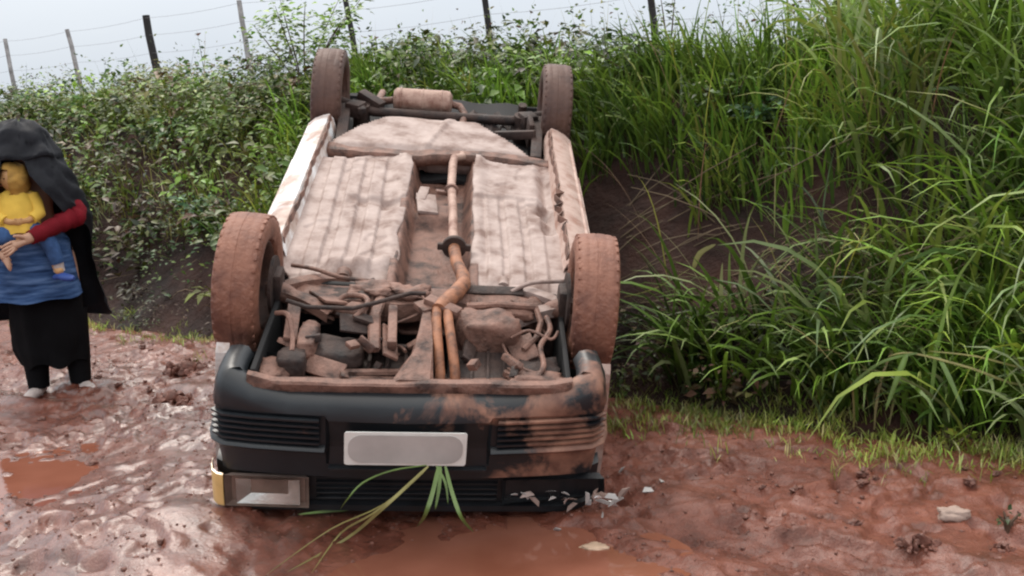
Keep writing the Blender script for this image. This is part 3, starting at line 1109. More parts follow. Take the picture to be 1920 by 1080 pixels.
# --- wheels
def wheel(x, y, s, ry=0, rz=0):
    wm = Matrix.Translation(Vector((x, y, 0)) - OFF) @ Euler((0, ry, rz)).to_matrix().to_4x4()
    hub = bpy.data.objects.new('wheel', None)
    hub.empty_display_size = .1
    col.objects.link(hub)
    hub.parent = car
    hub.matrix_local = wm
    h = .082
    R = .281
    half = [(.175, .060), (.185, .076), (.215, .086), (.245, .085), (.262, .079), (.272, .070), (.2775, .058)]
    tread = []
    for c in (.048, .016, -.016, -.048):
        pass
    g = []
    x0 = .058
    for gx in (.036, .0, -.036):
        g += [(R - abs(gx) * .03, gx + .006), (R - .0018, gx + .004), (R - .0018, gx - .004), (R - abs(gx) * .03, gx - .006)]
    prof = half + g + [(r, -q) for r, q in reversed(half)]
    mb = MB()
    mb.lathe(prof, (0, 0, 0), 'x', 72, closed=True)
    tm = M['tyre'] if y < 1 else M['tyre_rear']
    rt = random.Random(int(x * 100 + y * 10))
    pv = np.array([p[:] for p in mb.v])
    an = np.arctan2(pv[:, 2], pv[:, 1])
    jit = 1 + .010 * fbm(an * 2.2 + 7 * y, pv[:, 0] * 14 + x, 1.6, 3, 5)
    mb.v = [Vector((p.x, p.y * k, p.z * k)) for p, k in zip(mb.v, jit)]
    ty = mb.build('tyre', tm, hub)
    # shoulder blocks
    mb = MB()
    for k in range(36):
        a = 2 * PI * k / 36
        for q in (-1, 1):
            c = Vector((q * .066, math.cos(a) * .2692, math.sin(a) * .2692))
            mb.box(c, (.022, .030, .010), (a - PI / 2, 0, 0), .002)
    mb.build('tread_blocks', tm, ty)['kind'] = 'stuff'
    mb = MB()
    mb.lathe([(.178, .062), (.170, .066), (.160, .050), (.150, .020), (.10, .030), (.06, .045), (.03, .048), (.03, .03), (.08, .01), (.14, .0), (.155, -.05), (.170, -.066), (.178, -.062), (.165, 0)], (0, 0, 0), 'x', 40)
    if s < 0:
        mb.v = [Vector((-p.x, p.y, p.z)) for p in mb.v]
    mb.build('rim', M['rim'], hub)
    return hub


wheel(-.672, 0, -1, 0, R_(-2))
wheel(.672, 0, 1, 0, R_(-2))
wheel(-.655, 2.36, -1)
wheel(.655, 2.36, 1)

# --- front bumper
plan = [(-.700, -.40), (-.708, -.47), (-.704, -.55), (-.688, -.604), (-.650, -.634), (-.55, -.650), (-.42, -.662), (-.290, -.671), (-.280, -.672), (-.14, -.678), (0, -.68)]
plan = plan + [(-x, y) for x, y in reversed(plan[:-1])]
bz = [(-.125, -.095), (-.105, -.078), (-.075, -.072), (-.040, -.080), (-.018, -.100), (-.006, -.130), (-.012, -.138), (-.012, -.258), (.006, -.264), (.012, -.272), (.006, -.281), (-.014, -.288), (-.022, -.345), (-.026, -.405), (-.06, -.418)]
rows = []
nrm = []
for i, p in enumerate(plan):
    a, b_ = plan[max(0, i - 1)], plan[min(len(plan) - 1, i + 1)]
    t_ = Vector((b_[0] - a[0], b_[1] - a[1], 0)).normalized()
    n_ = Vector((t_.y, -t_.x, 0))
    nrm.append(n_)
    row = []
    for o_, z_ in bz:
        if abs(p[0]) < .285 and -.345 < z_ < -.14: o_ = -.045
        if abs(p[0]) < .285 and z_ == -.13: z_ = -.15
        cz = sstep(.50, .66, abs(p[0]))
        if z_ > -.12: z_ = z_ + .068 * cz * sstep(-.125, -.08, z_)
        q = Vector((p[0], p[1], z_)) + n_ * o_
        row.append(q)
    rows.append(row)
mb = MB(tilt)
mb.sheet(rows, .004, (0, 1, 0))
bum = part(mb, 'bumper', M['bumper'], sharp=55)
bum['label'] = 'dark grey plastic front bumper smeared with red mud at one end'
# cooling slats either side of the plate
for s in (-1, 1):
    for k in range(5):
        z_ = -.150 - k * .0235
        mb = MB(tilt)
        pts = []
        for i, p in enumerate(plan):
            if p[0] * s > .295 + .0 and p[0] * s < .70:
                pts.append((Vector((p[0], p[1], z_)) + nrm[i] * -.006, nrm[i]))
        pts.append((Vector((s * .31, -.670, z_)) + Vector((0, .006, 0)), Vector((0, -1, 0))))
        pts.sort(key=lambda q: q[0].x)
        rws = [[q + Vector((0, 0, .006)), q + n_ * .012 + Vector((0, 0, .005)), q + n_ * .012 + Vector((0, 0, -.003)), q + Vector((0, 0, -.006))] for q, n_ in pts]
        mb.sheet(rws, .003, (0, 1, 0))
        part(mb, 'slat', M['bumper'], bum)
mb = MB(tilt)
rws = []
for x in np.linspace(-.28, .28, 12):
    rws.append([(x, -.655, -.348), (x, -.668, -.352), (x, -.668, -.362), (x, -.655, -.366)])
mb.sheet(rws, .003, (0, 1, 0))
part(mb, 'trim_strip', M['bumper'], bum)


def rrect(w_, h_, r, n=6):
    pts = []
    for cx, cz, a0 in ((w_ / 2 - r, h_ / 2 - r, 0), (-w_ / 2 + r, h_ / 2 - r, 90), (-w_ / 2 + r, -h_ / 2 + r, 180), (w_ / 2 - r, -h_ / 2 + r, 270)):
        pts += [(cx + r * math.cos(R_(a0 + 90 * i / n)), cz + r * math.sin(R_(a0 + 90 * i / n))) for i in range(n + 1)]
    return pts


mb = MB(tilt)
mb.prism([(x - .008, z - .248) for x, z in rrect(.425, .138, .010)], -.690, -.684, 'y')
pl = part(mb, 'number_plate', M['plate'], smooth=False)
pl['label'] = 'pale number plate with an unreadable grey field'
mb = MB(tilt)
mb.prism([(x - .008, z - .247) for x, z in rrect(.398, .118, .05)], -.6925, -.6905, 'y')
part(mb, 'plate_field', M['plate_grey'], pl, smooth=False)

# --- grille panel and lamps below the bumper (above it, the right way up)
mb = MB(tilt)
rws = []
for x in np.linspace(-.70, .70, 30):
    cx = .06 * max(0, (abs(x) - .56) / .14) ** 2
    rws.append([(x, -.56 + cx, -.40), (x, -.600 + cx, -.41), (x, -.598 + cx, -.48), (x, -.592 + cx, -.555), (x, -.612 + cx, -.560), (x, -.612 + cx, -.585), (x, -.595 + cx, -.596), (x, -.56 + cx, -.596)])
mb.sheet(rws, .01, (0, 1, 0))
part(mb, 'grille_panel', M['black_plastic'])
for k in range(5):
    mb = MB(tilt)
    mb.box((0, -.602, -.435 - k * .024), (.66, .016, .007), (.3, 0, 0), .002)
    part(mb, 'grille_slat', M['black_plastic'])
# sound headlamp (picture left)
mb = MB(tilt)
mb.add([(-.635, -.604, -.425), (-.370, -.612, -.425), (-.370, -.612, -.548), (-.635, -.604, -.548),
        (-.655, -.628, -.418), (-.352, -.636, -.418), (-.352, -.636, -.556), (-.655, -.628, -.556)],
       [(0, 1, 2, 3), (0, 4, 5, 1), (1, 5, 6, 2), (2, 6, 7, 3), (3, 7, 4, 0)])
hl = part(mb, 'headlamp', M['lampbowl'], smooth=False)
mb = MB(tilt)
mb.add([(-.615, -.628, -.432), (-.385, -.634, -.432), (-.385, -.634, -.545), (-.615, -.628, -.545), (-.565, -.608, -.452), (-.430, -.612, -.452), (-.430, -.612, -.512), (-.565, -.608, -.512)],
       [(0, 4, 5, 1), (1, 5, 6, 2), (2, 6, 7, 3), (3, 7, 4, 0)])
part(mb, 'reflector', M['chrome'], hl)
m, t, b = nodes('clear_lens')
b.inputs['Base Color'].default_value = (.95, .93, .9, 1)
b.inputs['Transmission Weight'].default_value = 1
b.inputs['Roughness'].default_value = .08
b.inputs['IOR'].default_value = 1.1
n_ = noise(t, 30)
bump(t, b, n_.outputs['Fac'], .15, .004)
M['lens'] = m
mb = MB(tilt)
mb.add([(-.655, -.632, -.418), (-.352, -.640, -.418), (-.352, -.640, -.556), (-.655, -.632, -.556),
        (-.655, -.628, -.418), (-.352, -.6365, -.418), (-.352, -.6365, -.556), (-.655, -.628, -.556)],
       [(0, 1, 2, 3), (7, 6, 5, 4), (0, 4, 5, 1), (1, 5, 6, 2), (2, 6, 7, 3), (3, 7, 4, 0)])
part(mb, 'lens', M['lens'], hl, smooth=False)
mb = MB(tilt)
rws = []
for x, y in ((-.660, -.630), (-.685, -.622), (-.705, -.600), (-.715, -.565), (-.718, -.53)):
    rws.append([(x, y, -.418), (x, y - .003, -.45), (x, y - .003, -.52), (x, y, -.556)])
mb.sheet(rws, .012, (0, 1, 0))
ind = part(mb, 'indicator', M['amber'])
ind['label'] = 'amber corner indicator lens'
# smashed headlamp (picture right)
mb = MB(tilt)
mb.add([(.36, -.600, -.43), (.70, -.575, -.43), (.71, -.575, -.53), (.36, -.600, -.53), (.345, -.632, -.425), (.72, -.60, -.44), (.73, -.59, -.52), (.345, -.63, -.535)],
       [(0, 1, 2, 3), (0, 4, 5, 1), (1, 5, 6, 2), (2, 6, 7, 3), (3, 7, 4, 0)])
hb = part(mb, 'headlamp', M['black_plastic'], smooth=False)
hb['label'] = 'smashed headlamp with jagged lens remains'
rs = random.Random(21)
for k in range(26):
    x = rs.uniform(.36, .80)
    z = -.475 + rs.gauss(0, .022) - .02 * (x > .66)
    sz = rs.uniform(.012, .035)
    c = Vector((x, -.640 - rs.uniform(0, .02) + .05 * max(0, x - .66), z))
    q = Euler((rs.uniform(-.7, .7), rs.uniform(-1.5, 1.5), rs.uniform(-.5, .5))).to_matrix()
    v = [c + q @ Vector(p) for p in ((-sz, 0, -sz * .3), (sz, .002, -sz * .2), (sz * .5, 0, sz * .35), (-sz * .4, 0, sz * .3))]
    mb = MB(tilt)
    mb.add(v + [p + Vector((0, .004, 0)) for p in v], [(0, 1, 2, 3), (7, 6, 5, 4), (0, 4, 5, 1), (1, 5, 6, 2), (2, 6, 7, 3), (3, 7, 4, 0)])
    part(mb, 'lens_shard', M[rs.choice(['chrome', 'lampbowl', 'lampbowl', 'lens', 'plate_grey'])], hb, smooth=False)

# ------------------------------------------------------------------ places on the terrain
CAM = Vector((0, 0, CAM_H))


def at(px, py, d):
    """point seen at (px, py) of the 1920 x 1080 photograph, d metres along the view axis"""
    return CAM + (cam_f + cam_r * ((px - 960) / 2026.3) - cam_u * ((py - 540) / 2026.3)) * d


def spot(px, py):
    """where that sight line meets the terrain"""
    d = np.arange(2.6, 30, .02)
    v = (at(px, py, 2) - at(px, py, 1))
    xs, ys, zs = v.x * d, v.y * d, CAM_H + v.z * d
    h = surf(xs, ys)
    i = int(np.argmax(zs <= h))
    return Vector((xs[i], ys[i], h[i]))


# ------------------------------------------------------------------ fence on top of the bank
FP, FD = np.array([1.60, 11.5]), np.array([-.7812, .6237])
fence = empty('wire_fence', Matrix.Translation((FP[0], FP[1], float(bank_h(FP[:1], FP[1:])[0]))))
tag(fence, 'leaning wire fence with thin weathered posts, the far ones coloured pale as in haze, along the top of the bank', 'fence')
fo = Vector(fence.location)
tops = []
rs = random.Random(3)
for k in range(-2, 9):
    x, y = FP + FD * 2.2 * k
    z0 = float(bank_h(np.array([x]), np.array([y]))[0])
    h = 3.15 - z0 + rs.uniform(-.03, .03)
    thick = k == 4
    r = .060 if thick else .038
    ln = Vector((-.11 + rs.uniform(-.03, .02), 0, 1)).normalized()
    mb = MB()
    n = 7
    base = Vector((x, y, z0 - .3))
    tip = Vector((x, y, z0)) + ln * h + Vector((.11 * h * .5, 0, 0))
    base.x += .11 * h * .5
    pts = [base.lerp(tip, i / (n - 1)) + Vector((rs.uniform(-.008, .008), rs.uniform(-.008, .008), 0)) for i in range(n)]
    mb.tube(pts, [r * (1.1 - .18 * i / (n - 1)) for i in range(n)], 9)
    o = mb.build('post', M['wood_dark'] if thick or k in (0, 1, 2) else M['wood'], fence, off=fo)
    if thick: o['label'] = 'thick dark fence post'
    tops.append((base, tip, Vector((x, y, z0))))
for f_ in (.97, .80, .62, .44):
    mb = MB()
    pts = []
    for i, (b_, t_, g_) in enumerate(tops):
        p = b_.lerp(t_, .12 + f_ * .88) + Vector((0, -.05, 0))
        if pts:
            q = pts[-1]
            for u in (.25, .5, .75):
                pts.append(q.lerp(p, u) - Vector((0, 0, .03 * 4 * u * (1 - u))))
        pts.append(p)
    mb.tube(pts, .002, 5)
    mb.build('wire', M['wire'], fence, off=fo)


# ------------------------------------------------------------------ vegetation
def blades(root, az, length, tilt0, bend, width, tint, n=6, twist=None):
    """strips of n segments; all arguments arrays over blades"""
    m_ = len(az)
    k = np.arange(n + 1) / n
    th = tilt0[:, None] + bend[:, None] * k[None] ** 1.3
    seg = length[:, None] / n
    dx = np.cumsum(np.concatenate([np.zeros((m_, 1)), np.sin(th[:, :-1]) * seg], 1), 1)
    dz = np.cumsum(np.concatenate([np.zeros((m_, 1)), np.cos(th[:, :-1]) * seg], 1), 1)
    ca, sa = np.cos(az)[:, None], np.sin(az)[:, None]
    c = np.stack([root[:, 0:1] + dx * ca, root[:, 1:2] + dx * sa, root[:, 2:3] + dz], -1)
    tw = (twist if twist is not None else rng.normal(0, .5, m_))[:, None] * (.3 + k[None])
    # width direction: across the blade, rolled by the twist about the blade
    nx, nz = np.cos(th), -np.sin(th)
    wx = -sa * np.cos(tw) + ca * nx * np.sin(tw)
    wy = ca * np.cos(tw) + sa * nx * np.sin(tw)
    wz = nz * np.sin(tw)
    prof_ = np.interp(k, [0, .12, .4, .75, 1], [.55, .85, 1, .62, .04])[None] * width[:, None] * .5
    W_ = np.stack([wx, wy, wz], -1) * prof_[..., None]
    v = np.stack([c - W_, c + W_], 2)                       # m, n+1, 2, 3
    base = (np.arange(m_) * (n + 1) * 2)[:, None] + (np.arange(n) * 2)[None]
    f = np.stack([base, base + 1, base + 3, base + 2], -1).reshape(-1, 4)
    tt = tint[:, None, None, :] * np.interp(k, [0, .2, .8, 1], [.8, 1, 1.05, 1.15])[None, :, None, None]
    tt = np.broadcast_to(tt, (m_, n + 1, 2, 3)).reshape(-1, 3)
    return v.reshape(-1, 3), f, tt


def leaves(pos, dirv, nrm_, size, tint, asp=.5, droop=.25):
    m_ = len(pos)
    dirv = dirv / np.linalg.norm(dirv, axis=1, keepdims=True)
    sd_ = np.cross(dirv, nrm_)
    sd_ = sd_ / (np.linalg.norm(sd_, axis=1, keepdims=True) + 1e-9)
    up = np.cross(sd_, dirv)
    L = size[:, None]
    a = pos
    mid = pos + dirv * L * .45 - up * L * .06
    l_ = pos + dirv * L * .42 + sd_ * L * asp * .5 + up * L * .05
    r2 = pos + dirv * L * .42 - sd_ * L * asp * .5 + up * L * .05
    tip = pos + dirv * L - up * L * droop
    v = np.stack([a, l_, r2, mid, tip], 1).reshape(-1, 3)
    b_ = (np.arange(m_) * 5)[:, None]
    f = np.concatenate([b_ + [0, 3, 1], b_ + [0, 2, 3], b_ + [1, 3, 4], b_ + [3, 2, 4]], 0)
    return v, f, np.repeat(tint, 5, axis=0)


def join(ps):
    v, f, t_, o = [], [], [], 0
    for a, b_, c in ps:
        v.append(a)
        f.append(b_ + o)
        t_.append(c)
        o += len(a)
    return np.concatenate(v), np.concatenate(f), np.concatenate(t_)


def pal(n, cols, wts, var=.18):
    cols = np.array(cols)
    i = rng.choice(len(cols), n, p=np.array(wts) / sum(wts))
    return cols[i] * (1 + rng.normal(0, var * 1.4, (n, 1))).clip(.5, 1.6) * (1 + rng.normal(0, .06, (n, 3)))


G_BR, G_MID, G_DK = (.22, .355, .045), (.115, .208, .032), (.036, .070, .015)
G_YE, G_DRY, G_PALE = (.32, .34, .07), (.40, .33, .18), (.36, .42, .21)
G_OL, G_BL, G_RED = (.170, .192, .036), (.080, .170, .060), (.13, .062, .040)


def clear_of_car(P, pad=0.0):
    """keep plants out of the wreck"""
    q = (P - np.array(CT)) @ np.array(CR)
    return ~((np.abs(q[:, 0]) < .80 + pad) & (q[:, 1] > -.8) & (q[:, 1] < 3.08 + pad) & (q[:, 2] < .05 + pad) & (q[:, 2] > -1.3))


def on_bank(t_, s_):
    x, y = xy(t_, s_)
    return np.stack([x, y, surf(x, y)], 1)


BAZ = math.atan2(-BN[1], -BN[0])        # down the slope


def grass_patch(tlo, thi, slo, shi, clumps, per, L, Wd, cols, wts, mask=None, spread=.9, t0=(.1, .5), bd=(.7, 2.0), n=6, crad=.06, az0=None):
    t_, s_ = rng.uniform(tlo, thi, clumps), rng.uniform(slo, shi, clumps)
    if mask is not None:
        k = rng.random(clumps) < mask(t_, s_)
        t_, s_ = t_[k], s_[k]
    c = len(t_)
    big = rng.uniform(.65, 1.2, c)
    tc_ = pal(c, cols, wts, .15)
    ti, si = np.repeat(t_, per), np.repeat(s_, per)
    m_ = c * per
    P = on_bank(ti + rng.normal(0, crad, m_), si + rng.normal(0, crad, m_))
    az = (BAZ if az0 is None else az0) + rng.normal(0, spread, m_)
    ln = rng.uniform(L[0], L[1], m_) * np.repeat(big, per)
    tint = np.repeat(tc_, per, 0) * .6 + pal(m_, cols, wts, .2) * .4
    tone = .70 + .65 * sstep(-.4, .45, fbm(t_, s_, 1.4, 3, 521))
    tint = tint * np.repeat(tone, per)[:, None]
    ok = clear_of_car(P, .05)
    args = [P, az, ln, rng.uniform(*t0, m_), rng.uniform(*bd, m_), rng.uniform(*Wd, m_), tint]
    return blades(*[a[ok] for a in args], n=n)


# the tall guinea grass that hangs over the bank on the right
def m_tall(t_, s_):
    lim = .95 + .12 * np.sin(s_ * 7) + .55 * np.clip(s_ - 1.25, 0, 3)
    hole = np.exp(-(((t_ - .55) / .45) ** 2 + ((s_ - 1.75) / .22) ** 2))
    return sstep(lim + .35, lim - .25, t_) * (1 - .9 * hole)


parts_ = [
    grass_patch(-2.4, 3.8, .22, 2.4, 400, 16, (.45, 1.1), (.013, .031), [G_BR, G_MID, G_DK, G_YE, G_PALE], [4.2, 3.6, 1.6, 1.3, 2.2], m_tall, 1.0, (.05, .6), (.9, 2.6), crad=.09),
    grass_patch(-2.4, 3.8, .2, 2.4, 560, 16, (.30, .75), (.006, .013), [G_MID, G_DK, G_DRY, G_BR, G_YE], [3, 2.6, 1.2, 2, 1], m_tall, 1.2, (.05, .6), (.6, 2.2), crad=.08),
    grass_patch(-2.4, 4.2, 1.6, 3.0, 240, 16, (.30, .70), (.009, .020), [G_BR, G_MID, G_DK, G_YE, G_PALE], [2, 4, 2.5, .8, 1], m_tall, 1.5, (.0, .5), (.3, 1.8)),
    grass_patch(-2.4, 1.7, .18, .45, 100, 12, (.35, .80), (.014, .030), [G_BR, G_MID, G_DK, G_PALE], [1.6, 3.6, 3, 2], None, .9, (.2, .8), (.7, 2.0)),
]
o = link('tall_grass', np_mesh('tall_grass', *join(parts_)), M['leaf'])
tag(o, 'long arching green grass covering the bank beside the wreck', 'grass', kind='stuff')


# softer, brighter grass behind and right of the car
def m_soft(t_, s_):
    lo = 1.08 + .14 * np.sin(t_ * 3.1) - .35 * sstep(2.6, 3.4, t_)
    return sstep(1.0, 1.5, t_ - .0 * s_) * sstep(6.4, 4.9, t_) * sstep(lo - .15, lo + .25, s_) * (1 - .75 * sstep(1.9, 2.3, s_))


parts_ = [
    grass_patch(1.0, 6.2, .7, 2.6, 560, 17, (.25, .55), (.010, .022), [G_BR, G_MID, G_DK, G_YE], [4.5, 4, 1.6, .7], m_soft, 1.1, (.0, .5), (.4, 1.9), 5),
    grass_patch(1.8, 6.6, 2.0, 4.0, 260, 16, (.08, .26), (.005, .010), [G_BR, G_MID, G_OL, G_DRY], [2, 4, 2, .6], None, 2.5, (.0, .4), (.1, 1.1), 5),
]
parts_.append(grass_patch(4.8, 13, .8, 3.2, 520, 14, (.12, .36), (.006, .013), [G_OL, G_YE, G_BR, G_DRY], [3, 1.6, 2, 1.2], None, 1.6, (.0, .6), (.3, 1.6), 5))
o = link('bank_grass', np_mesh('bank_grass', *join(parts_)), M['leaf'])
tag(o, 'soft bright green grass along the crest and behind the wreck', 'grass', kind='stuff')


# short verge turf along the toe of the bank
def m_verge(t_, s_):
    return sstep(-.55, -.2, s_) * sstep(.3, .1, s_) * (.25 + .75 * sstep(-.2, .35, fbm(t_, s_, 2.2, 3, 211))) * np.where(t_ > 2.4, .22, 1)


parts_ = [grass_patch(-2.2, 7.5, -.58, .25, 5200, 9, (.03, .085), (.003, .007), [G_YE, G_OL, G_BR, G_DRY], [2.2, 3, 2.5, 1.2], m_verge, 3, (.1, .9), (.2, 1.2), 3, .03)]
o = link('verge_turf', np_mesh('verge_turf', *join(parts_)), M['leaf'])
tag(o, 'thin strip of short yellowish turf along the foot of the bank', 'turf', kind='stuff')


# leafy undergrowth over the left part of the bank
def weed_cloud(P, H, rad, per, size, cols, wts, up=.5):
    c = len(P)
    m_ = c * per
    tc_ = pal(c, cols, wts, .2)
    q = rng.random(m_) ** .7
    a = rng.uniform(0, 2 * PI, m_)
    rr_ = np.sqrt(rng.random(m_)) * np.repeat(rad, per) * (.35 + .65 * np.sin(q * PI * .9))
    pos = np.repeat(P, per, 0) + np.stack([np.cos(a) * rr_, np.sin(a) * rr_, q * np.repeat(H, per)], 1)
    a2 = a + rng.normal(0, .7, m_)
    dirv = np.stack([np.cos(a2), np.sin(a2), rng.normal(.05, .45, m_)], 1)
    nn = np.stack([rng.normal(0, .35, m_), rng.normal(-.25, .35, m_), np.ones(m_)], 1)
    tint = np.repeat(tc_, per, 0) * .75 + pal(m_, cols, wts, .25) * .25
    tone = .42 + .64 * sstep(-.35, .45, fbm(P[:, 0] * 1.0 + P[:, 2] * .7, P[:, 1] - P[:, 2], 1.1, 3, 501))
    tint = tint * np.repeat(tone, per)[:, None]
    big = np.repeat(np.exp(rng.normal(0, .35, c)), per)
    return leaves(pos, dirv, nn, (rng.uniform(*size, m_) * big).clip(.018, .11), tint, rng.uniform(.4, .62))


def weeds(tlo, thi, slo, shi, cnt, per, H, rad, size, cols, wts, mask=None):
    t_, s_ = rng.uniform(tlo, thi, cnt), rng.uniform(slo, shi, cnt)
    if mask is not None:
        k = rng.random(cnt) < mask(t_, s_)
        t_, s_ = t_[k], s_[k]
    P = on_bank(t_, s_)
    P = P[clear_of_car(P, .12)]
    c = len(P)
    return weed_cloud(P, rng.uniform(*H, c), rng.uniform(*rad, c), per, size, cols, wts)


def m_left(t_, s_):
    patch = .30 + .70 * sstep(-.15, .3, fbm(t_, s_, 1.3, 3, 301))
    return sstep(3.2, 4.6, t_ + .3 * s_) * sstep(.15, .8, s_) * patch


parts_ = [
    weeds(3.4, 13, .2, 2.7, 1700, 36, (.10, .55), (.12, .30), (.034, .082), [G_OL, G_MID, G_BR, G_BL, G_DK, G_RED], [2.2, 3.4, 1.6, 1.2, 3.2, 1.3], m_left),
    weeds(3.6, 13, 1.9, 3.3, 420, 30, (.10, .30), (.10, .2), (.035, .065), [G_OL, G_YE, G_MID, G_BR], [3, 1.0, 2.5, 1.5]),
    weeds(1.1, 3.6, .05, .55, 130, 26, (.06, .24), (.08, .2), (.022, .05), [G_DK, G_RED, G_MID, G_OL], [4, 2.5, 1.5, 1]),
    weeds(3.0, 6.4, 1.25, 2.3, 300, 30, (.12, .40), (.10, .22), (.035, .080), [G_BR, G_MID, G_OL, G_DK], [3, 3, 1.5, 2.5]),
    weeds(3.0, 9.5, .0, .5, 130, 18, (.04, .14), (.06, .16), (.02, .045), [G_DK, G_OL, G_DRY, G_RED], [3, 2, 1, 2]),
]
o = link('undergrowth', np_mesh('undergrowth', *join(parts_)), M['leaf'])
tag(o, 'dense leafy weeds covering the red bank behind the person', 'undergrowth', kind='stuff')

# wiry bare twigs and dry stems tangled in it
mb = MB()
rs = random.Random(17)
for k in range(235):
    left = k < 150
    t_ = rs.uniform(3.8, 10.5) if left else rs.uniform(.9, 3.0)
    s_ = rs.uniform(.3, 2.3) if left else rs.uniform(.15, 1.1)
    p = on_bank(np.array([t_]), np.array([s_]))
    if not clear_of_car(p, .2)[0]: continue
    p = Vector(p[0])
    L0 = 1 if left else 1.5
    a = rs.uniform(-.5, .8) if rs.random() < .75 else rs.uniform(2.2, 3.6)
    L = rs.uniform(.25, .75) * L0
    d = Vector((math.cos(a), math.sin(a) - .5, rs.uniform(.25, .9))).normalized()
    sag = rs.uniform(.05, .25)
    q = p + d * L
    if not clear_of_car(np.array([q[:]]), .15)[0]: continue
    mb.tube([p + d * L * u + Vector((0, 0, -sag * u * u)) for u in (0, .33, .66, 1)], [.004, .0035, .003, .0015], 4, cap=False)
o = mb.build('dry_stems', simple('dry_stem', (.14, .10, .062), .8, .35, 5, 0))
tag(o, 'tangle of thin dry stems and twigs lying over the bank', 'stems', kind='stuff')

cnt = 150
t_, s_ = rng.uniform(-1.6, 2.6, cnt), rng.uniform(.3, 2.4, cnt)
P = on_bank(t_, s_)
k = clear_of_car(P, .3)
P, cnt = P[k], int(k.sum())
Ls, Az, T0, Bd = rng.uniform(.5, 1.1, cnt), BAZ + rng.normal(0, 1.2, cnt), rng.uniform(.1, .9, cnt), rng.uniform(.1, 1.3, cnt)
stalks = blades(P, Az, Ls, T0, Bd, rng.uniform(.004, .008, cnt), pal(cnt, [G_DRY, G_YE, (.22, .15, .09)], [3, 2, 2]), 7, np.zeros(cnt))
o = link('seeding_stalks', np_mesh('seeding_stalks', *stalks), M['leaf'])
tag(o, 'dry straw-coloured stalks leaning among the tall grass', 'stalks', kind='stuff')

# tall thin weeds against the sky, along the fence
ps = []
cnt = 260
t_, s_ = rng.uniform(.5, 13, cnt), rng.uniform(2.0, 5.2, cnt)
P = on_bank(t_, s_)
Hh = rng.uniform(.25, .85, cnt)
ps.append(blades(P, rng.uniform(0, 2 * PI, cnt), Hh, rng.uniform(0, .3, cnt), rng.uniform(0, .6, cnt), rng.uniform(.004, .008, cnt), pal(cnt, [G_OL, G_DRY, G_DK], [2, 1.5, 2]), 6))
per = 12
q = rng.uniform(.35, 1.0, cnt * per)
pp = np.repeat(P, per, 0) + np.stack([rng.normal(0, .045, cnt * per), rng.normal(0, .045, cnt * per), q * np.repeat(Hh, per) * .95], 1)
a = rng.uniform(0, 2 * PI, cnt * per)
lv = leaves(pp, np.stack([np.cos(a), np.sin(a), rng.normal(.3, .4, cnt * per)], 1), rng.normal(0, 1, (cnt * per, 3)), rng.uniform(.03, .06, cnt * per), pal(cnt * per, [G_OL, G_MID, G_DK, G_RED], [3, 3, 2, 1]))
o1 = np_mesh('skyline_weeds', *ps[0])
o = link('skyline_weeds', o1, M['leaf'])
tag(o, 'sparse wispy weed stems standing along the crest of the bank', 'weeds', kind='stuff')
fol = link('foliage', np_mesh('foliage', *lv), M['leaf'], o)
fol['kind'] = 'stuff'


def shrub(name, label, cat, base, H, rad, nl, size, cols, wts, stems=5, seed=1, lean=(0, 0), group=None, flat=1.0):
    rs = random.Random(seed)
    e = empty(name, Matrix.Translation(base))
    tag(e, label, cat, group)
    pos, dr = [], []
    for k in range(stems):
        a = 2 * PI * k / stems + rs.uniform(-.5, .5)
        out = rad * rs.uniform(.4, 1)
        h = H * rs.uniform(.7, 1)
        p = [Vector((0, 0, -.03)), Vector((math.cos(a) * out * .3 + lean[0] * .3 * h, math.sin(a) * out * .3 * flat + lean[1] * .3 * h, h * .45)),
             Vector((math.cos(a) * out * .7 + lean[0] * .65 * h, math.sin(a) * out * .7 * flat + lean[1] * .65 * h, h * .78)), Vector((math.cos(a) * out + lean[0] * h, math.sin(a) * out * flat + lean[1] * h, h))]
        mb = MB()
        mb.tube(p, [.008, .006, .005, .002], 5, cap=False)
        mb.build('stem', M['stem'], e)
        for j in range(nl // stems):
            u = rs.uniform(.25, 1) ** .8 * 3
            i = min(2, int(u))
            c = p[i].lerp(p[i + 1], u - i)
            b = rs.uniform(0, 2 * PI)
            d = Vector((math.cos(b), math.sin(b), rs.uniform(-.3, .6)))
            pos.append(c + d * rs.uniform(.0, rad * .35))
            dr.append(d)
    n_ = len(pos)
    v = leaves(np.array([p[:] for p in pos]), np.array([p[:] for p in dr]), np.stack([rng.normal(0, .4, n_), rng.normal(-.3, .4, n_), np.ones(n_)], 1), rng.uniform(*size, n_), pal(n_, cols, wts, .2), .55)
    f = link('foliage', np_mesh('foliage', *v), M['leaf'], e)
    f['kind'] = 'stuff'
    return e


def bspot(t_, s_):
    return Vector(on_bank(np.array([t_]), np.array([s_]))[0])


shrub('leafy_shrub', 'blue-green broad-leaved shrub standing out on the dark bank left of the wreck', 'shrub', bspot(6.15, .80), .40, .20, 110, (.07, .11), [(.075, .17, .07), (.05, .13, .05)], [2, 1], 5, 2)
shrub('leafy_shrub', 'bright green bush rising behind the raised rear wheel to the skyline', 'shrub', bspot(6.25, 2.05), 1.02, .50, 640, (.05, .085), [G_BR, (.14, .24, .05), G_MID], [3, 2, 1], 9, 3, (.15, 0))
shrub('leafy_shrub', 'pale green bush just behind the muffler of the wreck', 'shrub', bspot(5.1, 2.3), .50, .42, 380, (.045, .075), [G_BR, G_MID, (.14, .24, .05)], [2, 2, 1], 8, 4)
shrub('leafy_shrub', 'dark olive bush at the foot of the thick dark fence post', 'shrub', bspot(8.9, 2.4), .42, .38, 300, (.04, .07), [G_OL, G_MID, G_BR], [2, 2, 1], 8, 5)
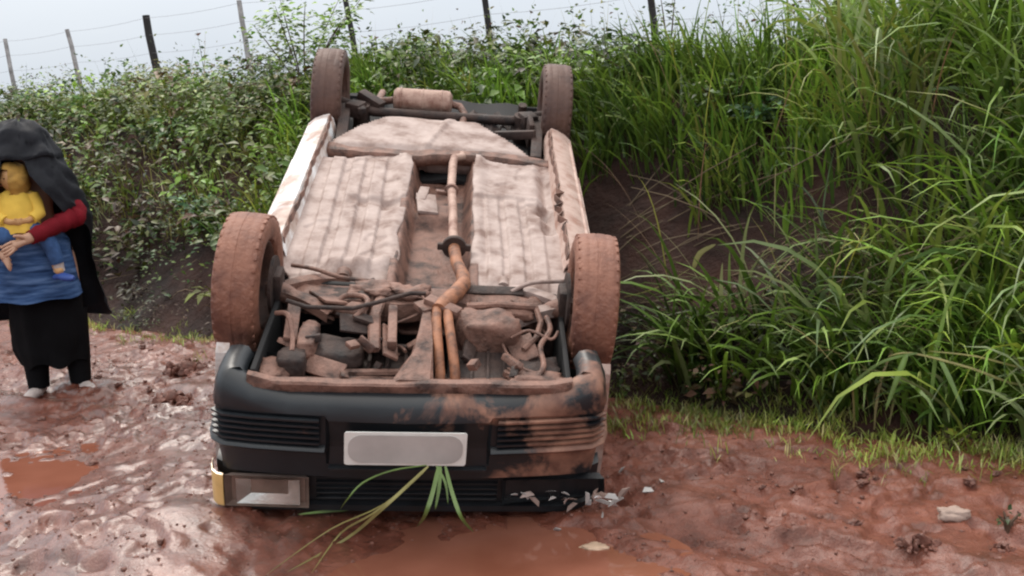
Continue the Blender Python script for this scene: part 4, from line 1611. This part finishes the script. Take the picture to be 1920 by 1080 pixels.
shrub('thin_sapling', 'thin sapling with a dark tuft of leaves at its top against the sky', 'sapling', bspot(2.75, 2.2), .62, .06, 40, (.04, .07), [G_DK, G_MID], [2, 1], 2, 6)
shrub('leafy_shrub', 'bluish leafy weed amid the grass on the middle of the bank', 'shrub', bspot(1.75, 1.45), .22, .20, 130, (.05, .09), [(.09, .16, .09), G_BL], [2, 1], 5, 7)
shrub('leafy_shrub', 'rounded green bush on the crest just below the thin sapling', 'shrub', bspot(2.75, 1.85), .36, .34, 330, (.04, .07), [G_BR, G_MID, G_DK], [2, 3, 2], 8, 21)
shrub('leafy_shrub', 'leafy green bush beside the raised rear wheel next to the grass', 'shrub', bspot(3.35, 1.75), .40, .34, 330, (.04, .075), [G_BR, (.14, .25, .05), G_MID], [3, 2, 2], 8, 22)
shrub('leafy_shrub', 'dark green bush at the top of the bare red hollow', 'shrub', bspot(2.0, 1.5), .30, .30, 260, (.035, .065), [G_MID, G_DK, G_OL], [3, 3, 1], 7, 23)
shrub('seedling', 'small yellow-green seedling at the edge of the verge turf', 'seedling', spot(1785, 845), .09, .07, 26, (.035, .055), [(.30, .36, .05), (.2, .3, .04)], [2, 1], 4, 8)


def ribbon(name, pts, width, mat, parent=None, off=None, fold=.25):
    """a grass leaf through given points, with a folded midrib"""
    P = [Vector(p) for p in pts]
    Q = []
    for i in range(len(P) - 1):                          # Catmull-Rom
        p0, p1, p2, p3 = P[max(0, i - 1)], P[i], P[i + 1], P[min(len(P) - 1, i + 2)]
        for u in np.linspace(0, 1, 5)[:-1]:
            Q.append(.5 * ((2 * p1) + (p2 - p0) * u + (2 * p0 - 5 * p1 + 4 * p2 - p3) * u * u + (3 * p1 - p0 - 3 * p2 + p3) * u ** 3))
    Q.append(P[-1])
    rows = []
    n_ = len(Q)
    for i, p in enumerate(Q):
        t_ = (Q[min(i + 1, n_ - 1)] - Q[max(i - 1, 0)]).normalized()
        sd2 = t_.cross(Vector((.2, -1, .35))).normalized()
        nn = sd2.cross(t_)
        w_ = width * .5 * float(np.interp(i / (n_ - 1), [0, .15, .5, .85, 1], [.5, .9, 1, .6, .08]))
        rows.append([p - sd2 * w_ + nn * w_ * fold, p, p + sd2 * w_ + nn * w_ * fold])
    mb = MB()
    mb.sheet(rows, .0012, (0, .6, -.8))
    return mb.build(name, mat, parent, off=off, sharp=80)


# tuft of torn grass caught under the number plate, trailing onto the mud
root = at(815, 872, 3.735)
tuft = empty('torn_grass_tuft', Matrix.Translation(root))
tag(tuft, 'torn green and yellow grass stalks hanging from under the number plate', 'grass tuft')


def gnd(px, py, up=.012):
    p = spot(px, py)
    p.z = max(p.z, W_A) + up
    return p


for pts, w_, mt in [
    ([at(803, 874, 3.735), at(770, 905, 3.70), at(715, 955, 3.62), gnd(650, 1018), gnd(540, 1084)], .016, 'grass_yel'),
    ([at(765, 912, 3.70), at(700, 962, 3.62), gnd(640, 1010, .02), gnd(585, 1082)], .009, 'grass_yel'),
    ([at(800, 876, 3.735), at(720, 945, 3.66), gnd(620, 1010, .03), gnd(500, 1084)], .006, 'grass_yel'),
    ([at(800, 872, 3.735), at(735, 882, 3.73), at(680, 905, 3.72), at(648, 940, 3.71), gnd(638, 966)], .008, 'grass_hang'),
    ([gnd(655, 966, .02), gnd(610, 970, .02), gnd(560, 974, .012)], .014, 'grass_hang'),
    ([at(822, 874, 3.735), at(812, 920, 3.71), at(797, 965, 3.68), gnd(783, 1004)], .021, 'grass_hang'),
    ([at(835, 874, 3.735), at(848, 925, 3.71), at(865, 970, 3.67), gnd(888, 1004)], .019, 'grass_hang'),
    ([at(826, 874, 3.735), at(823, 915, 3.72), at(816, 955, 3.71)], .017, 'grass_hang'),
    ([at(818, 874, 3.735), at(835, 905, 3.725), at(840, 945, 3.715)], .012, 'grass_hang'),
]:
    ribbon('blade', pts, w_ * .75, M[mt], tuft, off=root)

# bent cane of grass lying out over the foot of the bank on the right
b0 = spot(2010, 700)
cane = empty('bent_grass_cane', Matrix.Translation(b0))
tag(cane, 'long pale grass cane bent over sideways low on the grassy bank', 'grass cane')
dq = (b0 - CAM).dot(cam_f)
for pts, w_, mt in [
    ([b0, at(1920, 722, dq - .3), at(1820, 690, dq - .35), at(1710, 662, dq - .32), at(1665, 668, dq - .3)], .010, 'grass_yel'),
    ([b0, at(1920, 690, dq - .3), at(1830, 668, dq - .35), at(1740, 658, dq - .32)], .008, 'grass_yel'),
    ([at(1700, 665, dq - .33), at(1685, 700, dq - .36), at(1660, 770, dq - .38)], .026, 'grass_hang'),
    ([at(1720, 662, dq - .33), at(1650, 680, dq - .3), at(1590, 730, dq - .3), at(1550, 790, dq - .3)], .013, 'grass_hang'),
    ([at(1760, 670, dq - .33), at(1780, 710, dq - .36), at(1810, 780, dq - .38)], .022, 'grass_hang')]:
    ribbon('blade', pts, w_, M['grass_hang'] if mt == 'grass_hang' else M['grass_yel'], cane, off=b0)
p0 = spot(1170, 560)
yl = empty('yellow_grass_leaf', Matrix.Translation(p0))
tag(yl, 'single yellowed grass leaf on a thin stalk over bare red soil', 'grass leaf')
dq = (p0 - CAM).dot(cam_f)
ribbon('stalk', [p0, at(1230, 540, dq - .12), at(1300, 500, dq - .15)], .006, M['grass_yel'], yl, off=p0)
ribbon('blade', [at(1300, 503, dq - .15), at(1312, 475, dq - .16), at(1342, 458, dq - .17)], .03, M['grass_yel'], yl, off=p0)


# ------------------------------------------------------------------ stones, clods and broken bits on the mud
def rock(name, label, cat, p, size, mat, seed, amp=.5, sq=.7, sink=.25, rot=0, group=None):
    o = lump(name, (0, 0, 0), size, mat, seed, amp=amp, sq=sq)
    o.location = (p.x, p.y, p.z + size[2] * (.5 - sink))
    o.rotation_euler = (0, 0, rot)
    return tag(o, label, cat, group)


M['stone'] = simple('pale_stone', (.33, .24, .20), .7, .2, 20, .4)
M['clod'] = simple('dark_clod', (.15, .060, .042), .5, .4, 25, .8)
rock('stone', 'flat pale stone lying on the mud near the grass verge', 'stone', spot(1788, 972), (.10, .06, .045), M['stone'], 41)
rock('stone', 'pale flat chip lying in the mud in front of the smashed headlamp', 'stone', spot(1115, 1036), (.10, .055, .025), simple('pale_chip', (.42, .29, .20), .6, .2, 20, .3), 42)


cnt = 9000
cx, cy = rng.uniform(-3.4, 2.3, cnt), rng.uniform(3.1, 7.4, cnt)
_, s2 = ts(cx, cy)
k = (s2 < .1) & (rng.random(cnt) < .25 + .75 * sstep(-.2, .3, fbm(cx, cy, 1.5, 3, 611)))
cx, cy = cx[k], cy[k]
cnt = len(cx)
rr2 = .0022 + .0065 * rng.random(cnt) ** 4 + .002 * rng.random(cnt)
ico = np.array([(0, 0, 1), (.89, 0, .45), (.28, .85, .45), (-.72, .53, .45), (-.72, -.53, .45), (.28, -.85, .45), (.72, .53, -.3), (-.28, .85, -.3), (-.89, 0, -.3), (-.28, -.85, -.3), (.72, -.53, -.3)])
fi = np.array([(0, 1, 2), (0, 2, 3), (0, 3, 4), (0, 4, 5), (0, 5, 1), (1, 6, 2), (2, 7, 3), (3, 8, 4), (4, 9, 5), (5, 10, 1), (2, 6, 7), (3, 7, 8), (4, 8, 9), (5, 9, 10), (1, 10, 6)])
vv = ico[None] * rr2[:, None, None] * rng.uniform(.55, 1.45, (cnt, 11, 3)) * np.array([1.2, 1.2, .8])
vv = vv + np.stack([cx, cy, ground_h(cx, cy) + rr2 * .15], 1)[:, None]
ff = (np.arange(cnt) * 11)[:, None, None] + fi[None]
o = link('mud_crumbs', np_mesh('mud_crumbs', vv.reshape(-1, 3), ff.reshape(-1, 3)), M['clod'], smooth=False)
tag(o, 'fine crumbs of red soil strewn over the wet track', 'crumbs', kind='stuff')


def pile(name, label, cat, p, R, n, seed):
    rs = random.Random(seed)
    bm = bmesh.new()
    for k in range(n):
        a, q = rs.uniform(0, 2 * PI), rs.random() ** .6
        r = R * rs.uniform(.10, .30) * (1.2 - .6 * q)
        c = Vector((math.cos(a) * q * R, math.sin(a) * q * R * .7, r * .25 + (1 - q) * R * .28))
        g_ = bmesh.ops.create_icosphere(bm, subdivisions=2, radius=r, matrix=Matrix.Translation(c))
        st = Vector((rs.uniform(.6, 1.5), rs.uniform(.6, 1.3), rs.uniform(.5, 1)))
        rot = Euler((rs.uniform(0, 3), rs.uniform(0, 3), rs.uniform(0, 3))).to_matrix()
        cuts = [(Vector((rs.gauss(0, 1), rs.gauss(0, 1), rs.gauss(0, 1))).normalized(), rs.uniform(.35, .75)) for _ in range(6)]
        for v in g_['verts']:
            d = (v.co - c) / r
            for nn, h in cuts:
                e_ = d.dot(nn) - h
                if e_ > 0: d = d - nn * e_ * .9
            d = d * rs.uniform(.86, 1.14)
            v.co = c + rot @ Vector((d.x * st.x, d.y * st.y, d.z * st.z)) * r
    me = bpy.data.meshes.new(name)
    bm.to_mesh(me)
    bm.free()
    o = link(name, me, M['clod'], smooth=False)
    o.location = p
    return tag(o, label, cat)


pile('mud_clod', 'large crumbly dark mud clod on the open mud', 'mud clod', spot(1718, 1030), .085, 60, 3)
pile('mud_clod', 'small dark clod beside the large crumbly one', 'mud clod', spot(1880, 1030), .04, 22, 4)
pile('mud_clod', 'heap of churned red mud between the person and the upturned wheel', 'mud clod', spot(330, 755), .13, 60, 5)
pile('mud_clod', 'churned mud ridge at the foot of the bank beside the upturned wheel', 'mud clod', spot(350, 700), .16, 70, 6)
rs = random.Random(9)
for k in range(30):
    px, py = rs.choice([(rs.uniform(1180, 1900), rs.uniform(880, 1060)), (rs.uniform(0, 380), rs.uniform(720, 1060)), (rs.uniform(170, 400), rs.uniform(640, 740))])
    s_ = rs.uniform(.016, .036)
    p = spot(px, py)
    if p.z < .0: continue
    rock('mud_clod', 'small lump of red mud scattered on the wet ground', 'mud clod', p, (s_ * 1.3, s_, s_ * .7), M['clod'], 50 + k, 1.0, .8, .48, rs.uniform(0, 6), 'small mud lumps on the ground')
for k, (px, py, s_) in enumerate([(1215, 925, .022), (1240, 905, .016), (1045, 1000, .02), (1165, 890, .02), (1130, 975, .014)]):
    p = spot(px, py)
    mb = MB()
    q = Euler((.5, .3 * k, k)).to_matrix()
    v = [q @ Vector(c) * s_ for c in ((-1, -.4, 0), (1, -.5, .1), (.6, .5, 0), (-.5, .6, .1))]
    mb.add(v + [c + Vector((0, 0, -.003)) for c in v], [(0, 1, 2, 3), (7, 6, 5, 4), (0, 4, 5, 1), (1, 5, 6, 2), (2, 6, 7, 3), (3, 7, 4, 0)])
    o = mb.build('lens_fragment', M['plate_grey'], smooth=False)
    o.location = p + Vector((0, 0, .008))
    tag(o, 'pale broken lamp fragment lying in the mud near the smashed headlamp', 'fragment', 'lamp fragments on the mud')
sp = spot(1890, 1005)
shrub('dead_sprig', 'small dark dead sprig sticking out of the mud', 'sprig', sp, .06, .05, 14, (.02, .04), [(.05, .03, .02), G_DK], [2, 1], 4, 12)


# ------------------------------------------------------------------ the person with a child
def skinned(name, pts, edges, rad, root, mat, parent, sub=2):
    me = bpy.data.meshes.new(name)
    me.from_pydata(pts, edges, [])
    o = bpy.data.objects.new(name, me)
    col.objects.link(o)
    md = o.modifiers.new('skin', 'SKIN')
    for i, r in enumerate(rad):
        sv = me.skin_vertices[0].data[i]
        sv.radius = (r, r) if not hasattr(r, '__len__') else r
        sv.use_root = i == root
    md.use_smooth_shade = True
    ms = o.modifiers.new('sub', 'SUBSURF')
    ms.levels = ms.render_levels = sub
    dg = bpy.context.evaluated_depsgraph_get()
    m2 = bpy.data.meshes.new_from_object(o.evaluated_get(dg))
    bpy.data.objects.remove(o)
    return link(name, m2, mat, parent)


def head(bmv, c, r, yaw=0):
    """egg with nose, brows, lips and ears; returns mesh object builder"""
    bm = bmesh.new()
    bmesh.ops.create_uvsphere(bm, u_segments=28, v_segments=20, radius=1)
    for v in bm.verts:
        x, y, z = v.co
        w_ = 1 - .18 * max(0, -z) ** 1.5
        x2, y2, z2 = x * .78 * w_, y * .92 * (1 - .1 * max(0, -z)), z * 1.08
        if y < 0:
            y2 -= .20 * math.exp(-(x / .13) ** 2 - ((z + .12) / .16) ** 2)       # nose
            y2 += .07 * (math.exp(-((abs(x) - .33) / .15) ** 2 - ((z - .08) / .11) ** 2))  # eye sockets
            y2 -= .05 * math.exp(-(x / .22) ** 2 - ((z + .42) / .07) ** 2)      # lips
        x2 += math.copysign(.10, x) * math.exp(-((abs(x) - .98) / .2) ** 2 - (z / .22) ** 2 - ((y - .05) / .18) ** 2)
        v.co = Vector((x2, y2, z2)) * r
        v.co.rotate(Euler((0, 0, yaw)))
        v.co += Vector(c)
    me = bpy.data.meshes.new('head')
    bm.to_mesh(me)
    bm.free()
    return me


PX, PY = -2.755, 6.24
PZ = float(ground_h(np.array([PX]), np.array([PY]))[0])
person = empty('person', Matrix.Translation((PX, PY, PZ)) @ Matrix.Rotation(R_(22), 4, 'Z'))
tag(person, 'person in a dark hooded coat and long black skirt carrying a child', 'person')
M['skin'] = simple('skin', (.42, .24, .16), .5, .1, 6, .05)
M['skin_child'] = simple('skin_child', (.50, .28, .12), .5, .1, 6, .05)
M['coat'] = simple('dark_coat', (.016, .017, .021), .62, .3, 6, .4)
M['skirt'] = simple('black_skirt', (.004, .004, .005), .85, .3, 6, .4)
M['maroon'] = simple('maroon_knit', (.14, .008, .014), .85, .25, 8, .5)
M['denim'] = simple('blue_denim', (.045, .095, .22), .85, .4, 14, .6)
M['yellow'] = simple('yellow_cloth', (.70, .46, .08), .7, .12, 6, .3)
M['shoe'] = simple('pale_shoe', (.42, .36, .34), .6, .3, 12, .3)
M['blue_shoe'] = simple('blue_shoe', (.03, .075, .30), .5, .2, 12, .2)
M['hair'] = simple('dark_hair', (.012, .008, .006), .6, .3, 20, .5)
M['eye'] = simple('eye_dark', (.01, .008, .006), .2, .1, 5, 0)
M['lip'] = simple('lip', (.32, .11, .08), .5, .1, 5, 0)

for k_ in ('coat', 'skirt', 'maroon', 'denim', 'yellow'):
    M[k_].node_tree.nodes['Principled BSDF'].inputs['Specular IOR Level'].default_value = .12
m, t, b = nodes('patterned_denim')
c_ = N(t, 'TexCoord')
mp_ = N(t, 'Mapping')
mp_.inputs['Scale'].default_value = (6, 6, 38)
t.links.new(c_.outputs['Object'], mp_.inputs[0])
n1 = N(t, 'TexNoise')
n1.inputs['Scale'].default_value = 1
n1.inputs['Detail'].default_value = 4
t.links.new(mp_.outputs[0], n1.inputs['Vector'])
r1 = ramp(t, n1.outputs['Fac'], [(.3, (.012, .028, .075)), (.5, (.045, .095, .22)), (.7, (.11, .19, .36))])
t.links.new(r1.outputs[0], b.inputs['Base Color'])
b.inputs['Roughness'].default_value = .9
b.inputs['Specular IOR Level'].default_value = .1
bump(t, b, n1.outputs['Fac'], .5, .01)
M['denim_pattern'] = m
V, Eg, Rd = [], [], []


def jn(p, r, par=None):
    V.append(p)
    Rd.append(r)
    if par is not None: Eg.append((par, len(V) - 1))
    return len(V) - 1


pel = jn((0.03, .02, .88), .125)
wai = jn((.02, .02, 1.02), .105, pel)
che = jn((0, .02, 1.22), .125, wai)
nek = jn((0, .0, 1.37), .05, che)
jn((0, -.01, 1.43), .05, nek)
for s in (-1, 1):
    hx = .10 * s + .05
    h_ = jn((hx, .02, .84), .09, pel)
    kn = jn((hx + .01 * s, .0, .47), .062, h_)
    an = jn((hx + .015 * s + (.0 if s > 0 else -.01), .02 if s > 0 else -.02, .09), .038, kn)
    sh = jn((.17 * s, .02, 1.29), .055, che)
    if s > 0: el, wr = (.235, -.19, 1.06), (-.02, -.375, .965)
    else: el, wr = (-.25, -.10, 1.05), (-.17, -.26, .92)
    e_ = jn(el, .042, sh)
    w_ = jn(wr, .026, e_)
    dvec = (Vector(wr) - Vector(el)).normalized()
    pm = Vector(wr) + dvec * .06
    p_ = jn(tuple(pm), (.030, .018), w_)
    for k in range(4):
        sp_ = Vector((0, .012, .028)) * (1 - k * .66)
        L = (.070, .078, .072, .056)[k]
        f1 = jn(tuple(pm + dvec * .035 + sp_ * .9), .0095, p_)
        f2 = jn(tuple(pm + dvec * (.035 + L * .5) + sp_ + Vector((0, .008, -.004))), .0088, f1)
        jn(tuple(pm + dvec * (.035 + L * .85) + sp_ + Vector((0, .034, -.008))), .0075, f2)
    t1 = jn(tuple(pm - dvec * .025 + Vector((0, -.015, .034))), .011, w_)
    jn(tuple(pm + dvec * .02 + Vector((0, -.012, .055))), .0095, t1)
skinned('body', V, Eg, Rd, pel, M['skin'], person, 2)
hd = link('head', head(None, (0, -.015, 1.485), .105), M['skin'], person)
mb = MB()
for s in (-1, 1):
    mb.lathe([(.001, .010), (.008, .006), (.011, 0), (.001, -.004)], (s * .035, -.098, 1.493), 'y', 10, closed=False)
mb.build('eyes', M['eye'], hd)
mb = MB()
mb.tube([(-.022, -.103, 1.441), (0, -.108, 1.438), (.022, -.103, 1.441)], [.002, .005, .002], 6)
mb.build('mouth', M['lip'], hd)


def draped(name, rings, nphi, fold, mat, parent, a0=0, a1=2 * PI, seed=0, thick=.008, wr=.012):
    """cloth from rings (z, cx, cy, rx, ry[, a0, a1]); angle 0 is the back, front opening round pi"""
    rs = random.Random(seed)
    ph = [rs.uniform(0, 6) for _ in range(5)]
    full = a1 - a0 > 6.2
    rings = [tuple(r) + ((a0, a1) if len(r) < 7 else ()) for r in rings]
    A = np.array(rings, float)
    k = np.arange(len(A))
    kk = np.linspace(0, len(A) - 1, (len(A) - 1) * 4 + 1)
    A = np.stack([np.interp(kk, k, A[:, c]) for c in range(7)], 1)
    rows = []
    for j, (z, cx, cy, rx, ry, b0_, b1_) in enumerate(A):
        a = b0_ + (b1_ - b0_) * np.arange(nphi + 1) / nphi
        u = j / len(A)
        q = 1 + fold * u * (np.sin(a * 7 + ph[0] + z * 2) + .6 * np.sin(a * 11 + ph[1] - z * 3) + .5 * np.sin(a * 3 + ph[2]))
        ca, sa = np.cos(a), np.sin(a)
        q = q + wr / max(rx, .05) * min(1, u * 4 + .2) * (fbm(sa * 2 + ca * 1.3 + seed, z * 9 + ca * 2, 1.5, 3, seed) + .6 * np.abs(fbm(sa * 5 + seed, z * 14 + ca * 3, 1.2, 2, seed + 3)))
        zz = z + .3 * fold * np.sin(a * 5 + ph[3] + z * 9)
        row = [(cx + rx * q[i] * sa[i], cy + ry * q[i] * ca[i], zz[i]) for i in range(nphi + 1)]
        if full: row[-1] = row[0]
        rows.append(row)
    mb = MB()
    mb.sheet(rows, thick, (0, 0, -.6))
    return mb.build(name, mat, parent, sharp=80)


draped('skirt', [(.98, .03, .02, .15, .12), (.85, .03, .02, .18, .15), (.65, .03, .02, .195, .16), (.45, .035, .02, .20, .16), (.28, .035, .02, .195, .15), (.20, .04, .01, .175, .14)], 64, .06, M['skirt'], person, seed=2)
mb = MB()
for s in (-1, 1):
    hx = .115 * s + .05
    mb = MB()
    mb.tube([(hx, .01, .50), (hx, .0, .25), (hx + .0 * s, .0, .06)], [.085, .074, .060], 14)
    mb.build('trouser_leg', M['skirt'], person)
    mb = MB()
    fx = .03 if s > 0 else -.03
    mb.tube([(hx - fx * .5, .06, .035), (hx, .02, .045), (hx + fx, -.06, .038), (hx + fx * 2, -.125, .03), (hx + fx * 2.3, -.16, .024)], [.028, .04, .042, .036, .02], 12, flat=.75)
    mb.build('shoe', M['shoe'], person)
draped('denim_wrap', [(1.0, .0, -.02, .14, .14), (.93, .0, -.05, .185, .18), (.82, .0, -.05, .205, .185), (.70, .0, -.05, .215, .185), (.60, -.0, -.05, .222, .19)], 44, .022, M['denim_pattern'], person, seed=4)
op = R_(38)
draped('hooded_coat', [
    (1.615, 0, -.06, .02, .03, -PI, PI), (1.60, 0, -.06, .085, .11, -PI, PI), (1.55, 0, -.06, .140, .165, -PI, PI), (1.48, 0, -.06, .170, .19, -PI, PI),
    (1.415, 0, -.08, .195, .225, -PI, PI), (1.40, -.01, -.07, .205, .22, -PI + .45, PI - .12), (1.32, .0, -.07, .235, .25, -PI + .52, PI - .14), (1.22, .01, -.06, .275, .27, -PI + .62, PI - .28), (1.12, .01, -.04, .300, .28, -PI + .72, PI - .58),
    (1.04, .015, .0, .30, .25, -PI + 1.0, PI - .90), (.95, .02, .02, .29, .22, -PI + 1.4, PI - 1.38), (.85, .02, .03, .29, .22, -PI + 1.5, PI - 1.45), (.68, .02, .03, .305, .22, -PI + 1.5, PI - 1.5), (.52, .02, .04, .335, .22, -PI + 1.5, PI - 1.5), (.44, .02, .05, .355, .22, -PI + 1.6, PI - 1.6)],
    54, .035, M['coat'], person, -2.5, 2.5, seed=6, thick=.012, wr=.03)
for s in (-1, 1):
    mb = MB()
    if s > 0: a_, e_, w_ = (.18, .02, 1.29), (.24, -.19, 1.06), (-.0, -.362, .973)
    else: a_, e_, w_ = (-.18, .02, 1.29), (-.255, -.10, 1.05), (-.178, -.245, .93)
    A, E_, W2 = Vector(a_), Vector(e_), Vector(w_)
    pts = [A, A.lerp(E_, .5), E_ + Vector((s * .005, .01, .01)), E_.lerp(W2, .15), E_.lerp(W2, .55), W2]
    cp = curve(pts, 6)
    rr2 = np.interp(np.linspace(0, 5, len(cp)), range(6), [.066, .062, .060, .056, .048, .040])
    mb.tube(cp, [r * (1 + .07 * math.sin(i * 1.9) + .05 * math.sin(i * 3.1)) for i, r in enumerate(rr2)], 16)
    mb.build('sleeve', M['maroon'], person)

# child on the arm: a thing of its own
cm = person.matrix_world @ Matrix.Translation((-.05, -.21, .99)) @ Matrix.Scale(.88, 4)
child = empty('person', cm)
tag(child, 'small child in a yellow top and blue jeans held against the dark coat', 'person')
V, Eg, Rd = [], [], []
pel = jn((0, 0, .02), .085)
che = jn((-.005, .0, .18), .085, pel)
nk = jn((-.005, -.0, .265), .04, che)
jn((0, -.01, .30), .04, nk)
for s in (-1, 1):
    kn = jn((.145 * s, -.07, -.03), .05, pel)
    an = jn((.195 * s, -.05, -.24), .034, kn)
    jn((.20 * s, -.09, -.275), .03, an)
    sh = jn((.085 * s, .0, .225), .04, che)
    el = jn((.115 * s, -.05, .12), .032, sh)
    wr = jn((.05 * s, -.10, .08), .022, el)
    pm = Vector((.02 * s, -.115, .08))
    p_ = jn(tuple(pm), (.018, .012), wr)
    for k in range(4):
        f1 = jn(tuple(pm + Vector((-.02 * s, -.002, .016 - k * .010))), .006, p_)
        jn(tuple(pm + Vector((-.045 * s, .008, .018 - k * .011))), .005, f1)
    jn(tuple(pm + Vector((-.005 * s, -.012, .026))), .006, p_)
skinned('body', V, Eg, Rd, pel, M['skin_child'], child, 2)
ch = link('head', head(None, (-.01, -.01, .345), .080, R_(-62)), M['skin_child'], child)
ey = Matrix.Translation((-.01, -.01, .345)) @ Matrix.Rotation(R_(-62), 4, 'Z')
for s in (-1, 1):
    mb = MB()
    mb.lathe([(.001, .006), (.005, .004), (.006, 0), (.001, -.003)], (s * .027, -.066, .006), 'y', 10, closed=False)
    mb.v = [ey @ p for p in mb.v]
    mb.build('eye', M['eye'], ch)
mb = MB()
mb.tube([(-.016, -.074, -.034), (0, -.078, -.036), (.016, -.074, -.034)], [.002, .004, .002], 6)
mb.v = [ey @ p for p in mb.v]
mb.build('mouth', M['lip'], ch)
bm = bmesh.new()
bmesh.ops.create_uvsphere(bm, u_segments=32, v_segments=24, radius=1)
for v in list(bm.verts):
    q = v.co
    if (q.y < -.62 and -.75 < q.z < .55 and abs(q.x) < .6) or q.z < -.93: bm.verts.remove(v)
P_ = np.array([v.co[:] for v in bm.verts])
dd = 1 + .17 * fbm(P_[:, 0] * 1.5 + P_[:, 2], P_[:, 1] * 1.5 - P_[:, 2] * 2, 1.6, 3, 5)
for v, d in zip(bm.verts, dd):
    q = v.co * d
    v.co = ey @ Vector((q.x * .090, q.y * .098 + .006, q.z * .112 - .006 - .02 * max(0, -q.z) ** 2))
me = bpy.data.meshes.new('hood')
bm.to_mesh(me)
bm.free()
link('hood', me, simple('shaded_yellow_hood', (.36, .20, .04), .8, .4, 14, .6), child)  # yellow cloth coloured darker, as if shaded under the coat's hood
draped('yellow_top', [(.275, -.005, 0, .05, .045), (.25, -.005, 0, .10, .07), (.20, -.005, 0, .118, .098), (.12, -.005, -.005, .122, .108), (.05, -.005, -.005, .126, .112), (.01, 0, -.005, .122, .112)], 32, .025, M['yellow'], child, seed=8)
for s in (-1, 1):
    mb = MB()
    mb.tube([(.085 * s, .0, .232), (.105 * s, -.02, .18), (.118 * s, -.05, .12), (.075 * s, -.09, .09)], [.05, .048, .044, .036], 12)
    mb.build('top_sleeve', M['yellow'], child)
    mb = MB()
    mb.tube([(.02 * s, -.01, .0), (.09 * s, -.05, .0), (.145 * s, -.07, -.03), (.172 * s, -.062, -.11), (.192 * s, -.054, -.205)], [.075, .068, .058, .05, .044], 12)
    mb.build('jeans_leg', M['denim'], child)
    mb = MB()
    mb.tube([(.192 * s, -.054, -.20), (.198 * s, -.056, -.26)], [.036, .034], 12)
    mb.build('sock', M['shoe'], child)
    mb = MB()
    mb.tube([(.165 * s, -.04, -.30), (.195 * s, -.06, -.285), (.23 * s, -.095, -.297), (.265 * s, -.12, -.302), (.28 * s, -.132, -.304)], [.022, .034, .034, .028, .015], 12, flat=.75)
    mb.build('shoe', M['blue_shoe'], child)
